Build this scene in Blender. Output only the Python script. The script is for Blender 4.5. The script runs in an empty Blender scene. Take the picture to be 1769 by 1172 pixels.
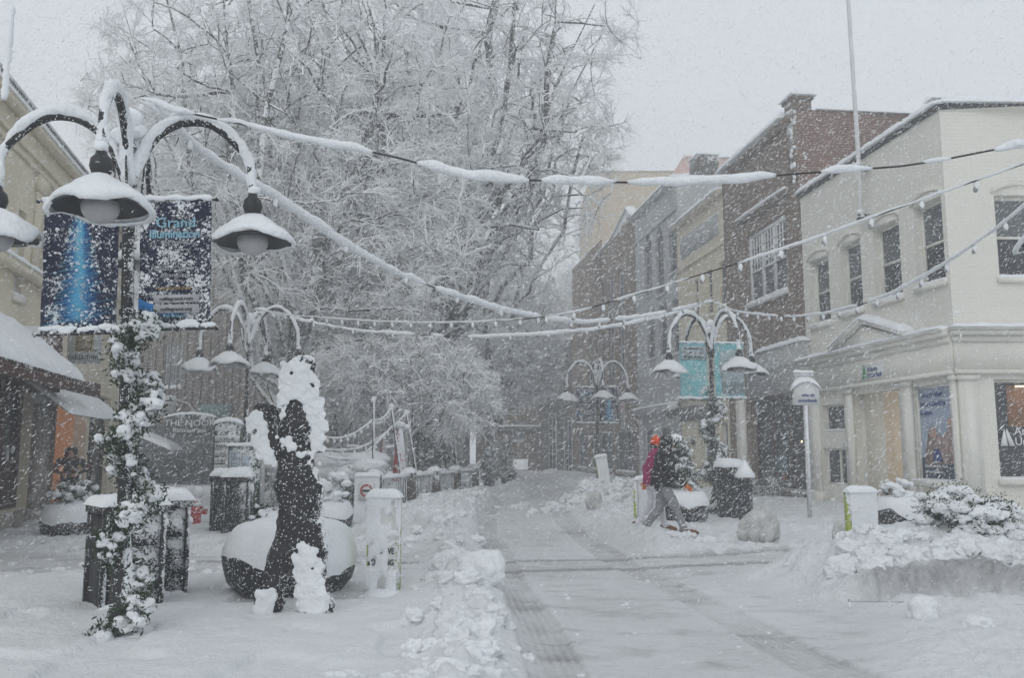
import bpy, math, random
import numpy as np
from mathutils import Vector, Matrix
random.seed(7); RS = np.random.RandomState(11)
R = math.radians
scene = bpy.context.scene
COL = scene.collection

# ------------------------------------------------------------------ camera
F_PX, CX, CY, HOR, EYE = 1500.0, 884.5, 586.0, 778.0, 1.55
PITCH = math.atan((HOR - CY) / F_PX)
cam_d = bpy.data.cameras.new('camera'); cam = bpy.data.objects.new('camera', cam_d); COL.objects.link(cam)
cam_d.sensor_width = 36.0; cam_d.lens = 36.0 * F_PX / 1769.0
cam_d.clip_start = 0.05; cam_d.clip_end = 2000
cam.location = (0, 0, EYE); cam.rotation_euler = (R(90) + PITCH, 0, 0)
scene.camera = cam

# ------------------------------------------------------------------ sky, sun, exposure
world = bpy.data.worlds.new('World'); scene.world = world; world.use_nodes = True
nt = world.node_tree; nt.nodes.clear()
wo = nt.nodes.new('ShaderNodeOutputWorld'); bg = nt.nodes.new('ShaderNodeBackground')
sky = nt.nodes.new('ShaderNodeTexSky'); sky.sky_type = 'NISHITA'; sky.sun_disc = False
SUN_EL, SUN_AZ = R(32), R(200)
sky.sun_elevation = SUN_EL; sky.sun_rotation = SUN_AZ
sky.air_density = 2.0; sky.dust_density = 6.0
hs = nt.nodes.new('ShaderNodeHueSaturation'); hs.inputs['Saturation'].default_value = 0.35
mx = nt.nodes.new('ShaderNodeMix'); mx.data_type = 'RGBA'; mx.inputs[0].default_value = 0.92
mx.inputs[7].default_value = (7.9, 8.35, 8.8, 1)          # the flat cloud deck (x0.1 strength)
nt.links.new(sky.outputs[0], hs.inputs['Color']); nt.links.new(hs.outputs[0], mx.inputs[6])
nt.links.new(mx.outputs[2], bg.inputs['Color']); bg.inputs['Strength'].default_value = 0.1
nt.links.new(bg.outputs[0], wo.inputs[0])
sl = bpy.data.lights.new('sun', 'SUN'); so = bpy.data.objects.new('sun', sl); COL.objects.link(so)
sl.energy = 0.5; sl.angle = R(40); sl.color = (1, .985, .96)
so.rotation_euler = (R(90) - SUN_EL, 0, R(180) - SUN_AZ)
scene.view_settings.view_transform = 'Standard'; scene.view_settings.look = 'None'
scene.view_settings.gamma = 1; scene.view_settings.exposure = 0.0
cy = scene.cycles
cy.max_bounces = 8; cy.diffuse_bounces = 6; cy.glossy_bounces = 2; cy.transmission_bounces = 3
cy.transparent_max_bounces = 6; cy.volume_bounces = 1
cy.use_denoising = True; cy.use_adaptive_sampling = True; cy.adaptive_threshold = 0.02

# ------------------------------------------------------------------ pixel helpers (photo pixels -> points in the place)
_c, _s = math.cos(PITCH), math.sin(PITCH)
def ray(px, py):
    u = (px - CX) / F_PX; v = (CY - py) / F_PX
    return np.array([u, _c - v * _s, _s + v * _c])
def at(px, py, Y):
    d = ray(px, py); t = Y / d[1]
    return Vector((d[0] * t, Y, EYE + d[2] * t))
def gp(px, py, z=0.0):
    d = ray(px, py); t = (z - EYE) / d[2]
    return Vector((d[0] * t, d[1] * t, z))
def plane_hit(px, py, A, B):
    d = ray(px, py); nx, ny = -(B[1] - A[1]), (B[0] - A[0])
    t = (A[0] * nx + A[1] * ny) / (d[0] * nx + d[1] * ny)
    return Vector((d[0] * t, d[1] * t, EYE + d[2] * t))

# ------------------------------------------------------------------ noise
def _h(ix, iy, iz, seed):
    n = (ix.astype(np.int64) * 374761393 + iy.astype(np.int64) * 668265263 + iz.astype(np.int64) * 2147483647 + seed * 1274126177) & 0xffffffff
    n = ((n ^ (n >> 13)) * 1274126177) & 0xffffffff
    n = n ^ (n >> 16)
    return (n & 0xffffff) / float(0xffffff)
def vn3(x, y, z, seed=0):
    ix, iy, iz = np.floor(x), np.floor(y), np.floor(z)
    fx, fy, fz = x - ix, y - iy, z - iz
    fx = fx * fx * (3 - 2 * fx); fy = fy * fy * (3 - 2 * fy); fz = fz * fz * (3 - 2 * fz)
    o = 0
    for a in (0, 1):
        for b in (0, 1):
            for c in (0, 1):
                o = o + _h(ix + a, iy + b, iz + c, seed) * (fx if a else 1 - fx) * (fy if b else 1 - fy) * (fz if c else 1 - fz)
    return o
def vn2(x, y, seed=0):
    ix, iy = np.floor(x), np.floor(y)
    fx, fy = x - ix, y - iy
    fx = fx * fx * (3 - 2 * fx); fy = fy * fy * (3 - 2 * fy)
    z = np.zeros_like(ix); o = 0
    for a in (0, 1):
        for b in (0, 1):
            o = o + _h(ix + a, iy + b, z, seed) * (fx if a else 1 - fx) * (fy if b else 1 - fy)
    return o
def fbm2(x, y, oct=4, seed=0):
    o, a, t = 0, 1.0, 0
    for k in range(oct):
        o = o + a * vn2(x * 2 ** k + 17 * k, y * 2 ** k - 9 * k, seed + k); t += a; a *= .5
    return o / t
def fbm3(P, f, oct=3, seed=0):
    o, a, t = 0, 1.0, 0
    for k in range(oct):
        g = f * 2 ** k
        o = o + a * vn3(P[:, 0] * g + 5 * k, P[:, 1] * g, P[:, 2] * g, seed + k); t += a; a *= .5
    return o / t
def worley2(x, y, seed=0):
    ix, iy = np.floor(x), np.floor(y); d = np.full(x.shape, 9.0); z = np.zeros_like(ix)
    for a in (-1, 0, 1):
        for b in (-1, 0, 1):
            px = ix + a + _h(ix + a, iy + b, z, seed); py = iy + b + _h(ix + a, iy + b, z, seed + 5)
            d = np.minimum(d, (px - x) ** 2 + (py - y) ** 2)
    return np.sqrt(d)
def sstep(a, b, x):
    t = np.clip((x - a) / (b - a), 0, 1); return t * t * (3 - 2 * t)

# ------------------------------------------------------------------ mesh building
def mesh_np(name, V, groups):
    V = np.asarray(V, dtype=np.float32); me = bpy.data.meshes.new(name)
    me.vertices.add(len(V)); me.vertices.foreach_set('co', V.ravel())
    loops = []; starts = []; off = 0
    for g in groups:
        g = np.asarray(g, dtype=np.int32)
        if not len(g): continue
        k = g.shape[1]; loops.append(g.ravel()); starts.append(off + np.arange(len(g), dtype=np.int32) * k); off += g.size
    if loops:
        L = np.concatenate(loops); S = np.concatenate(starts)
        me.loops.add(len(L)); me.loops.foreach_set('vertex_index', L)
        me.polygons.add(len(S)); me.polygons.foreach_set('loop_start', S)
    me.update(calc_edges=True); me.validate()
    return me
def ico(sub):
    t = (1 + 5 ** .5) / 2
    V = [(-1, t, 0), (1, t, 0), (-1, -t, 0), (1, -t, 0), (0, -1, t), (0, 1, t), (0, -1, -t), (0, 1, -t), (t, 0, -1), (t, 0, 1), (-t, 0, -1), (-t, 0, 1)]
    F = [(0, 11, 5), (0, 5, 1), (0, 1, 7), (0, 7, 10), (0, 10, 11), (1, 5, 9), (5, 11, 4), (11, 10, 2), (10, 7, 6), (7, 1, 8), (3, 9, 4), (3, 4, 2), (3, 2, 6), (3, 6, 8), (3, 8, 9), (4, 9, 5), (2, 4, 11), (6, 2, 10), (8, 6, 7), (9, 8, 1)]
    V = [Vector(v).normalized() for v in V]
    for _ in range(sub):
        c = {}; G = []
        def mid(a, b):
            k = (min(a, b), max(a, b))
            if k not in c: V.append(((V[a] + V[b]) / 2).normalized()); c[k] = len(V) - 1
            return c[k]
        for a, b, d in F:
            e, f, g = mid(a, b), mid(b, d), mid(d, a)
            G += [(a, e, g), (b, f, e), (d, g, f), (e, f, g)]
        F = G
    return np.array([tuple(v) for v in V]), np.array(F)
ICO = [ico(k) for k in range(4)]

class MB:
    """collects shapes, then links them as ONE mesh object"""
    def __init__(s): s.V = []; s.n = 0; s.G = {}
    def add(s, V, faces):
        V = np.asarray(V, dtype=float)
        for f in (faces if isinstance(faces, list) and len(faces) and isinstance(faces[0], np.ndarray) and faces[0].ndim == 2 else [faces]):
            if isinstance(f, np.ndarray): s.G.setdefault(f.shape[1], []).append(f + s.n)
            else:
                for q in f: s.G.setdefault(len(q), []).append(np.array([q]) + s.n)
        s.V.append(V); s.n += len(V); return s
    def box(s, x0, x1, y0, y1, z0, z1, M=None):
        V = np.array([(x, y, z) for x in (x0, x1) for y in (y0, y1) for z in (z0, z1)], float)
        if M is not None: V = np.array([tuple(M @ Vector(v)) for v in V])
        return s.add(V, np.array([(0, 1, 3, 2), (4, 6, 7, 5), (0, 4, 5, 1), (2, 3, 7, 6), (0, 2, 6, 4), (1, 5, 7, 3)]))
    def tube(s, P, r, n=8, cap=True, up=None):
        P = np.array([tuple(p) for p in P], float); k = len(P)
        r = np.full(k, r, float) if np.isscalar(r) else np.asarray(r, float)
        T = np.gradient(P, axis=0); T /= np.linalg.norm(T, axis=1)[:, None] + 1e-9
        a = np.array([0, 0, 1.0]) if abs(T[0][2]) < .9 else np.array([1.0, 0, 0])
        rings = []
        for i in range(k):
            a = a - T[i] * a.dot(T[i]); a /= np.linalg.norm(a) + 1e-9; b = np.cross(T[i], a)
            th = np.arange(n) * 2 * math.pi / n
            rings.append(P[i] + r[i] * (np.cos(th)[:, None] * a + np.sin(th)[:, None] * b))
        F = [(i * n + j, i * n + (j + 1) % n, (i + 1) * n + (j + 1) % n, (i + 1) * n + j) for i in range(k - 1) for j in range(n)]
        s.add(np.concatenate(rings), np.array(F))
        if cap: s.G.setdefault(n, []).append(np.array([list(range(n))[::-1]]) + s.n - k * n); s.G[n].append(np.array([list(range((k - 1) * n, k * n))]) + s.n - k * n)
        return s
    def lathe(s, prof, c=(0, 0, 0), n=24, sq=None):
        c = np.array(c, float); th = np.arange(n) * 2 * math.pi / n; V = []
        for r, z in prof: V.append(np.stack([c[0] + r * np.cos(th), c[1] + r * np.sin(th), np.full(n, c[2] + z)], 1))
        k = len(prof)
        F = [(i * n + j, i * n + (j + 1) % n, (i + 1) * n + (j + 1) % n, (i + 1) * n + j) for i in range(k - 1) for j in range(n)]
        return s.add(np.concatenate(V), np.array(F))
    def prism(s, poly, y0, y1):
        """outline in (x,z) given depth y0..y1"""
        n = len(poly); V = [(x, y0, z) for x, z in poly] + [(x, y1, z) for x, z in poly]
        ar = sum(poly[i][0] * poly[(i + 1) % n][1] - poly[(i + 1) % n][0] * poly[i][1] for i in range(n))
        a = list(range(n)); b = [n + i for i in range(n)]
        if ar < 0: a.reverse()
        else: b.reverse()
        F = [tuple(a), tuple(b)]
        for i in range(n):
            j = (i + 1) % n
            F.append((i, i + n, j + n, j) if ar > 0 else (j, j + n, i + n, i))
        return s.add(V, F)
    def blob(s, c, r, sub=2, noise=.12, f=None, seed=None, flat=None):
        V, F = ICO[min(sub, 3)]; r = np.array(r if hasattr(r, '__len__') else (r, r, r), float)
        seed = random.randint(0, 9999) if seed is None else seed
        P = V * (1 + noise * 2 * (fbm3(V + seed * .37, f or 1.6, 2, seed) - .5))[:, None] * r
        if flat is not None: P[:, 2] = np.maximum(P[:, 2], flat)
        return s.add(P + np.array(tuple(c), float), F)
    def quad(s, a, b, c, d): return s.add([tuple(a), tuple(b), tuple(c), tuple(d)], np.array([(0, 1, 2, 3)]))
    def slab(s, x0, x1, y0, y1, z, h, nx=None, ny=None, nz=.25, over=.0, seed=None, zf=None):
        """a rounded slab of settled snow on a rectangle; zf(x,y) may bend its base"""
        seed = random.randint(0, 999) if seed is None else seed
        x0 -= over; x1 += over; y0 -= over; y1 += over
        m = max(min(x1 - x0, y1 - y0), .02)
        nx = nx or int(min(160, max(6, (x1 - x0) / max(m / 6, .05)))); ny = ny or int(min(60, max(6, (y1 - y0) / max(m / 6, .05))))
        # denser points at the rims, so that the edge is round
        u = np.sin(np.linspace(-math.pi / 2, math.pi / 2, nx + 1)); v = np.sin(np.linspace(-math.pi / 2, math.pi / 2, ny + 1))
        if (x1 - x0) > 3 * m: 
            q = np.linspace(-1, 1, nx + 1); e = m / (x1 - x0); u = np.sign(q) * (1 - (1 - np.abs(q)) ** 1.0); 
        U, Vv = np.meshgrid(u, v, indexing='ij')
        X = (x0 + x1) / 2 + U * (x1 - x0) / 2; Y = (y0 + y1) / 2 + Vv * (y1 - y0) / 2
        ex = np.minimum(1, (1 - np.abs(U)) * (x1 - x0) / 2 / (h * 1.0 + 1e-6)); ey = np.minimum(1, (1 - np.abs(Vv)) * (y1 - y0) / 2 / (h * 1.0 + 1e-6))
        e = np.sqrt(np.clip(1 - (1 - ex) ** 2, 0, 1)) * np.sqrt(np.clip(1 - (1 - ey) ** 2, 0, 1))
        N = fbm2(X * 6 + seed, Y * 6 + seed * .7, 3, seed)
        base = z + (zf(X, Y) if zf else 0)
        jit = (N - .5) * nz * h
        T = base + h * (e * (1 - nz / 2) + nz * e * (N - .5) * 1.6)
        B = base - .25 * h * (1 - e) * 0 - .02 * h
        nX, nY = X.shape
        Xo = X + jit * .6 * (np.abs(U) > .99); Yo = Y + jit * .8 * (np.abs(Vv) > .99)
        top = np.stack([Xo, Yo, T], -1).reshape(-1, 3); bot = np.stack([Xo, Yo, B + 0 * X], -1).reshape(-1, 3)
        idx = np.arange(nX * nY).reshape(nX, nY)
        Ft = np.stack([idx[:-1, :-1], idx[1:, :-1], idx[1:, 1:], idx[:-1, 1:]], -1).reshape(-1, 4)
        Fb = Ft[:, ::-1] + nX * nY
        rim = np.concatenate([idx[:, 0], idx[-1, 1:], idx[-2::-1, -1], idx[0, -2:0:-1]])
        r2 = np.roll(rim, -1); Fr = np.stack([rim + nX * nY, r2 + nX * nY, r2, rim], -1)
        return s.add(np.concatenate([top, bot]), [Ft, Fb, Fr])
    def leaves(s, C, size, n, spread=.5, seed=0):
        """n small leaf quads scattered round each centre"""
        rs = np.random.RandomState(seed); C = np.repeat(np.asarray(C, float), n, axis=0); m = len(C)
        C = C + rs.normal(size=(m, 3)) * spread
        a = rs.normal(size=(m, 3)); a /= np.linalg.norm(a, axis=1)[:, None]; b = rs.normal(size=(m, 3)); b -= a * (a * b).sum(1)[:, None]; b /= np.linalg.norm(b, axis=1)[:, None]
        sz = size * (0.6 + .8 * rs.rand(m, 1)); a *= sz; b *= sz * .28
        V = np.stack([C - a, C + b, C + a, C - b], 1).reshape(-1, 3)
        return s.add(V, np.arange(m * 4).reshape(-1, 4))
    def arrays(s): return (np.concatenate(s.V) if s.V else np.zeros((0, 3))), [np.concatenate(g) for g in s.G.values()]
    def mesh(s, name): return mesh_np(name, *s.arrays())
    def build(s, name, mat, parent=None, smooth=None, noise=None):
        V, G = s.arrays()
        if noise: a, f = noise; N = fbm3(V, f, 3, 3) - .5; V = V + N[:, None] * a * np.array([.6, .6, 1])
        me = mesh_np(name, V, G)
        return link(name, me, mat, parent, smooth)
def link(name, me, mat, parent=None, smooth=None):
    o = bpy.data.objects.new(name, me); COL.objects.link(o)
    if mat is not None: me.materials.append(mat)
    if smooth is not None:
        me.polygons.foreach_set('use_smooth', np.ones(len(me.polygons), bool))
        if smooth < 179: me.set_sharp_from_angle(angle=R(smooth))
    if parent is not None: o.parent = parent
    return o
def thing(name, label, cat, loc=(0, 0, 0), rz=0, group=None):
    o = bpy.data.objects.new(name, None); COL.objects.link(o); o.empty_display_size = .2
    o.location = loc; o.rotation_euler = (0, 0, rz)
    return tag(o, label, cat, group)
def tag(o, label=None, cat=None, group=None, kind=None):
    if label: o['label'] = label
    if cat: o['category'] = cat
    if group: o['group'] = group
    if kind: o['kind'] = kind
    return o
KIDS = {}
def copy_tree(o, parent=None):
    c = o.copy(); COL.objects.link(c)
    if parent is not None: c.parent = parent
    for ch in [x for x in COL.objects if x.parent == o]: copy_tree(ch, c)
    return c
def dup(o, loc, rz, label, scale=None):
    c = copy_tree(o); c.location = loc; c.rotation_euler = (0, 0, rz); c['label'] = label
    if scale: c.scale = scale if hasattr(scale, '__len__') else (scale,) * 3
    return c
def remesh_spheres(spheres, voxel, smooth_it=4, noise=None, sub=2, squash=None):
    """union of spheres as one continuous skin -> V, faces"""
    mb = MB()
    for c, r in spheres: mb.blob(c, r, sub, 0, 1)
    me = mb.mesh('tmp'); o = bpy.data.objects.new('tmp', me); COL.objects.link(o)
    m = o.modifiers.new('r', 'REMESH'); m.mode = 'VOXEL'; m.voxel_size = voxel
    if smooth_it:
        m2 = o.modifiers.new('s', 'SMOOTH'); m2.factor = .5; m2.iterations = smooth_it
    dg = bpy.context.evaluated_depsgraph_get(); dg.update()
    ev = o.evaluated_get(dg); em = ev.to_mesh()
    V = np.zeros(len(em.vertices) * 3); em.vertices.foreach_get('co', V); V = V.reshape(-1, 3)
    Nn = np.zeros(len(em.vertices) * 3); em.vertices.foreach_get('normal', Nn); Nn = Nn.reshape(-1, 3)
    F4 = [tuple(p.vertices) for p in em.polygons]
    ev.to_mesh_clear(); bpy.data.objects.remove(o); bpy.data.meshes.remove(me)
    if noise:
        a, f = noise; V = V + Nn * ((fbm3(V, f, 3, 9) - .5) * 2 * a)[:, None]
    q = np.array([f for f in F4 if len(f) == 4]); t = np.array([f for f in F4 if len(f) == 3])
    return V, Nn, [g for g in (q, t) if len(g)]
def fused(name, sph, voxel, noise, mat, parent, squash=.8):
    """one crusted mass of snow out of many lumps"""
    V, Nn, G = remesh_spheres([((c[0], c[1], c[2] / squash), r) for c, r in sph], voxel, 1, sub=1); V = V + Nn * ((fbm3(V, noise[1], 3, 9) - .5) * 2 * noise[0])[:, None]; V[:, 2] *= squash
    return link(name, mesh_np(name, V, G), mat, parent, 180)
def chain(P, Rr, step=.6):
    """spheres along a tapering chain"""
    out = []
    for i in range(len(P) - 1):
        a, b = Vector(P[i]), Vector(P[i + 1]); L = (b - a).length; n = max(1, int(L / (min(Rr[i], Rr[i + 1]) * step)))
        for k in range(n + (i == len(P) - 2)):
            t = k / n; out.append((a.lerp(b, t), Rr[i] * (1 - t) + Rr[i + 1] * t))
    return out
def text_obj(name, s, size, mat, parent, M, align='CENTER', sx=1.0, ext=.003, font_off=0):
    cu = bpy.data.curves.new('t', 'FONT'); cu.body = s; cu.size = size; cu.align_x = align; cu.extrude = ext; cu.offset = font_off; cu.resolution_u = 3
    o = bpy.data.objects.new('t', cu); COL.objects.link(o)
    dg = bpy.context.evaluated_depsgraph_get(); dg.update()
    me = bpy.data.meshes.new_from_object(o.evaluated_get(dg)); bpy.data.objects.remove(o)
    me.materials.clear(); me.transform(M @ Matrix.Diagonal((sx, 1, 1, 1)))
    return link(name, me, mat, parent)
def TM(x, y, z):      # text stands up facing -y of its parent
    return Matrix.Translation((x, y, z)) @ Matrix.Rotation(R(90), 4, 'X')
# ------------------------------------------------------------------ materials
class NT:
    def __init__(s, name):
        s.m = bpy.data.materials.new(name); s.m.use_nodes = True; s.t = s.m.node_tree; s.t.nodes.clear()
        s.out = s.t.nodes.new('ShaderNodeOutputMaterial')
    def n(s, ty, **kw):
        x = s.t.nodes.new(ty)
        for k, v in kw.items():
            if k.startswith('i_'):
                key = k[2:]; key = int(key) if key.isdigit() else key.replace('_', ' ')
                if hasattr(v, 'bl_idname') or isinstance(v, bpy.types.NodeSocket): s.t.links.new(v, x.inputs[key])
                else: x.inputs[key].default_value = v
            else: setattr(x, k, v)
        return x
    def math(s, op, a, b=0.0, clamp=False):
        x = s.t.nodes.new('ShaderNodeMath'); x.operation = op; x.use_clamp = clamp
        for i, v in enumerate((a, b)):
            if isinstance(v, bpy.types.NodeSocket): s.t.links.new(v, x.inputs[i])
            else: x.inputs[i].default_value = v
        return x.outputs[0]
    def mix(s, f, a, b, mode='MIX'):
        x = s.t.nodes.new('ShaderNodeMix'); x.data_type = 'RGBA'; x.blend_type = mode
        for i, v in ((0, f), (6, a), (7, b)):
            if isinstance(v, bpy.types.NodeSocket): s.t.links.new(v, x.inputs[i])
            else: x.inputs[i].default_value = v if i == 0 or len(v) == 4 else (*v, 1)
        return x.outputs[2]
    def noise(s, vec, scale, detail=3, rough=.55):
        x = s.n('ShaderNodeTexNoise', i_Scale=scale, i_Detail=detail, i_Roughness=rough); s.t.links.new(vec, x.inputs['Vector']); return x.outputs[0]
    def ramp(s, f, a, b):
        x = s.t.nodes.new('ShaderNodeMapRange'); x.interpolation_type = 'SMOOTHSTEP'
        s.t.links.new(f, x.inputs[0]); x.inputs[1].default_value = a; x.inputs[2].default_value = b; return x.outputs[0]
SNOWC = (.82, .84, .862)
def M(name, col, rough=.75, var=.12, vs=4.0, snow=None, metal=0.0, brick=None, bump=.0, bs=30, spec=.35, coord='Object', emis=None, stripes=None, wind=(.72, -.62, 0), snowc=None, fleck=None):
    """snow=(amount 0..1, side weight, top weight, patch scale): snow stuck to it by the wind"""
    k = NT(name); tc = k.n('ShaderNodeTexCoord').outputs[coord]
    nz = k.noise(tc, vs, 5)
    c = col if len(col) == 4 else (*col, 1)
    base = k.mix(k.ramp(nz, .3, .7), tuple(v * (1 - var) for v in c[:3]), tuple(min(1, v * (1 + var)) for v in c[:3]))
    bh = None
    if brick:
        c2, mort, bw, bh_, ms = brick
        sp = k.n('ShaderNodeSeparateXYZ', i_0=tc); xy = k.math('ADD', sp.outputs[0], sp.outputs[1])
        v = k.n('ShaderNodeCombineXYZ', i_0=xy, i_1=sp.outputs[2]).outputs[0]
        b = k.n('ShaderNodeTexBrick', i_Vector=v, i_Scale=1.0, i_Mortar_Size=ms, i_Mortar_Smooth=.3, i_Brick_Width=bw, i_Row_Height=bh_)
        b.inputs['Mortar'].default_value = (*mort, 1); b.inputs['Color2'].default_value = (*c2, 1); b.inputs['Bias'].default_value = -.1
        k.t.links.new(base, b.inputs['Color1']); nb = k.noise(v, 1.3, 4)
        base = k.mix(k.ramp(nb, .35, .75), b.outputs[0], k.mix(.5, b.outputs[0], mort)); bh = b.outputs['Fac']
    if stripes:
        sp = k.n('ShaderNodeSeparateXYZ', i_0=tc); w = k.math('SINE', k.math('MULTIPLY', k.math('ADD', sp.outputs[0], sp.outputs[1]), stripes[0]))
        base = k.mix(k.math('MULTIPLY', k.ramp(w, .2, .8), stripes[1]), base, (.02, .02, .02))
    rf = rough; fac = None
    if snow:
        am, side, top, ps = snow
        g = k.n('ShaderNodeNewGeometry'); nrm = g.outputs['Normal']
        d = k.n('ShaderNodeVectorMath', operation='DOT_PRODUCT', i_0=nrm, i_1=wind).outputs['Value']
        z = k.n('ShaderNodeSeparateXYZ', i_0=nrm).outputs[2]
        n1 = k.noise(tc, ps, 4, .65); n2 = k.noise(tc, ps * .17, 3)
        vo = k.n('ShaderNodeTexVoronoi', i_Vector=tc, i_Scale=ps * 2.3).outputs[0]
        h = k.math('ADD', k.math('MULTIPLY', n1, .62), k.math('MULTIPLY', n2, .58))
        h = k.math('SUBTRACT', h, k.math('MULTIPLY', vo, .22))
        h = k.math('ADD', h, k.math('MULTIPLY', d, side)); h = k.math('ADD', h, k.math('MULTIPLY', k.math('MAXIMUM', z, 0.0), top))
        fac = k.ramp(h, .86 - am, .96 - am)
        if fleck:
            v2 = k.n('ShaderNodeTexVoronoi', i_Vector=tc, i_Scale=fleck[0]); cs = k.n('ShaderNodeSeparateColor', i_0=v2.outputs['Color'])
            rad_ = k.math('MULTIPLY', k.math('POWER', cs.outputs[0], 3.0), fleck[1]); dd_ = k.math('SUBTRACT', v2.outputs['Distance'], rad_)
            fac = k.math('MAXIMUM', fac, k.math('SUBTRACT', 1.0, k.ramp(dd_, -.03, .03)))
        base = k.mix(fac, base, snowc or SNOWC)
        rf = k.n('ShaderNodeMapRange', i_0=fac, i_3=rough, i_4=.9).outputs[0]
    b = k.n('ShaderNodeBsdfPrincipled', i_Base_Color=base, i_Metallic=metal)
    b.inputs['Specular IOR Level'].default_value = spec
    if isinstance(rf, float): b.inputs['Roughness'].default_value = rf
    else: k.t.links.new(rf, b.inputs['Roughness'])
    if fac is not None and metal: k.t.links.new(k.math('MULTIPLY', k.math('SUBTRACT', 1.0, fac), metal), b.inputs['Metallic'])
    hs_ = []
    if bump: hs_.append((k.noise(tc, bs, 4), bump))
    if bh is not None: hs_.append((k.math('SUBTRACT', 1.0, bh), .004 if 'white' in name else .01))
    if fac is not None: hs_.append((fac, .012))
    nr = None
    for h, dist in hs_:
        bp = k.n('ShaderNodeBump', i_Height=h, i_Distance=dist, i_Strength=.8)
        if nr is not None: k.t.links.new(nr, bp.inputs['Normal'])
        nr = bp.outputs[0]
    if nr is not None: k.t.links.new(nr, b.inputs['Normal'])
    if emis: b.inputs['Emission Color'].default_value = (*emis[0], 1); b.inputs['Emission Strength'].default_value = emis[1]
    k.t.links.new(b.outputs[0], k.out.inputs[0]); return k.m
SNOW = M('snow', SNOWC, .9, .03, 3, bump=.02, bs=24, spec=.2)
SNOWR = M('snow_rough', (.79, .81, .83), .9, .06, 3, bump=.04, bs=18, spec=.2)
DIRTYSNOW = M('dirty_snow', (.50, .50, .49), .9, .18, 5, bump=.03, bs=12, spec=.2)
IRON = M('black_iron', (.014, .015, .017), .5, .3, 12, (.10, .34, .35, 30), wind=(.96, -.28, 0), fleck=(64, .55))
IRON2 = M('black_iron_far', (.03, .03, .032), .5, .3, 12, (.18, .25, .5, 18))
BLACKIRON = M('sculpture_steel', (.014, .014, .016), .42, .4, 9, (.165, .25, .25, 30), bump=.014, bs=22, wind=(.97, -.20, .1), fleck=(70, .50))
ENAMEL = M('shade_enamel', (.02, .021, .024), .4, .2, 8, (.06, .1, .2, 30))
BIN = M('bin_metal', (.022, .024, .027), .55, .3, 8, (.10, .36, .2, 34), wind=(.95, -.15, 0), fleck=(60, .5))
BOWL = M('planter_fibreglass', (.022, .023, .026), .5, .3, 6, (.22, .10, .9, 22), fleck=(55, .6))
DARKWOOD = M('bark', (.075, .068, .06), .9, .3, 8, (.31, .12, .70, 8))
TWIG = M('snowy_twig', (.55, .55, .55), .9, .2, 8, (.72, .10, .42, 7), snowc=(.90, .91, .92))
LEAF = M('evergreen', (.022, .045, .020), .8, .4, 30, (.14, .1, .3, 20))
LEAF2 = M('evergreen_snowy', (.03, .045, .03), .8, .4, 30, (.30, .1, .4, 20))
WHITEBRICK = M('white_painted_brick', (.76, .74, .67), .7, .03, .6, brick=((.755, .735, .665), (.735, .715, .65), .24, .085, .006), spec=.2)
TRIMW = M('cream_trim', (.77, .755, .69), .6, .04, 1.5, snow=(.02, .0, .4, 9))
WHITEFRAME = M('white_frame', (.74, .75, .75), .6, .05, 3, snow=(.08, .0, .4, 12))
BROWNBRICK = M('brown_brick', (.17, .115, .08), .9, .25, 2, snow=(.17, -.06, .5, 9), brick=((.21, .14, .095), (.26, .23, .20), .23, .08, .012))
REDBRICK = M('red_brick', (.19, .115, .09), .9, .3, 2, snow=(.28, .05, .5, 5), brick=((.16, .085, .065), (.30, .22, .19), .23, .08, .012))
CREAMBRICK = M('cream_brick', (.62, .55, .41), .85, .07, 1, snow=(.08, .0, .3, 8), brick=((.58, .51, .38), (.52, .47, .38), .24, .08, .01))
CREAM = M('cream_stucco', (.66, .60, .47), .85, .06, 1, snow=(.10, .0, .3, 8))
GREYSTONE = M('grey_stone', (.42, .43, .43), .85, .1, 1.5, snow=(.12, .0, .3, 8))
TANBRICK = M('tan_brick', (.62, .51, .36), .85, .08, 1.2, snow=(.06, .0, .3, 8), brick=((.58, .48, .33), (.56, .49, .38), .24, .08, .01))
PINKSTUC = M('pink_stucco', (.66, .46, .40), .85, .1, 1, snow=(.14, .0, .3, 6))
DARKBRICK = M('dark_brick', (.10, .09, .08), .9, .2, 2, snow=(.16, 0, .4, 9), brick=((.13, .11, .09), (.16, .15, .14), .23, .08, .012))
RIBBED = M('ribbed_concrete', (.21, .18, .16), .85, .15, 1, snow=(.14, .0, .3, 8))
GREYWALL = M('grey_wall', (.16, .155, .15), .85, .15, 1, snow=(.14, .0, .3, 8))
GLASS = M('dark_glass', (.035, .038, .042), .15, .3, 1.5, spec=.5, snow=(.02, 0, 0, 14))
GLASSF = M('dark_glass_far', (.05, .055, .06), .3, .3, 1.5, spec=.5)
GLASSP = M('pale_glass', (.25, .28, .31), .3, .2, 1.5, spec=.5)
SLATE = M('slate_snowy_edge', (.07, .07, .07), .8, .2, 6, (.26, .1, .4, 12))
FROST = M('frosted_globe', (.36, .36, .37), .35, .08, 6, spec=.6)
WIRE = M('wire', (.03, .03, .03), .6)
RED = M('hydrant_red', (.50, .03, .03), .5, .2, 8, (.12, .2, .5, 26))
REDCLOTH = M('red_cloth', (.42, .06, .07), .9, .2, 8, (.30, .2, .3, 12))
LIME = M('lime_reflective', (.38, .45, .07), .5, .1, 8, (.30, .2, .3, 14))
WHITEP = M('white_panel', (.70, .71, .70), .6, .05, 5, (.16, .2, .3, 10))
INK = M('black_ink', (.02, .02, .02), .7, .1)
BLUEINK = M('navy_ink', (.03, .055, .22), .7, .1)
GREENINK = M('green_ink', (.05, .35, .10), .7, .1)
GREYINK = M('grey_ink', (.30, .31, .31), .7, .1)
REDINK = M('red_ink', (.45, .05, .05), .7, .1)
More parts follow.
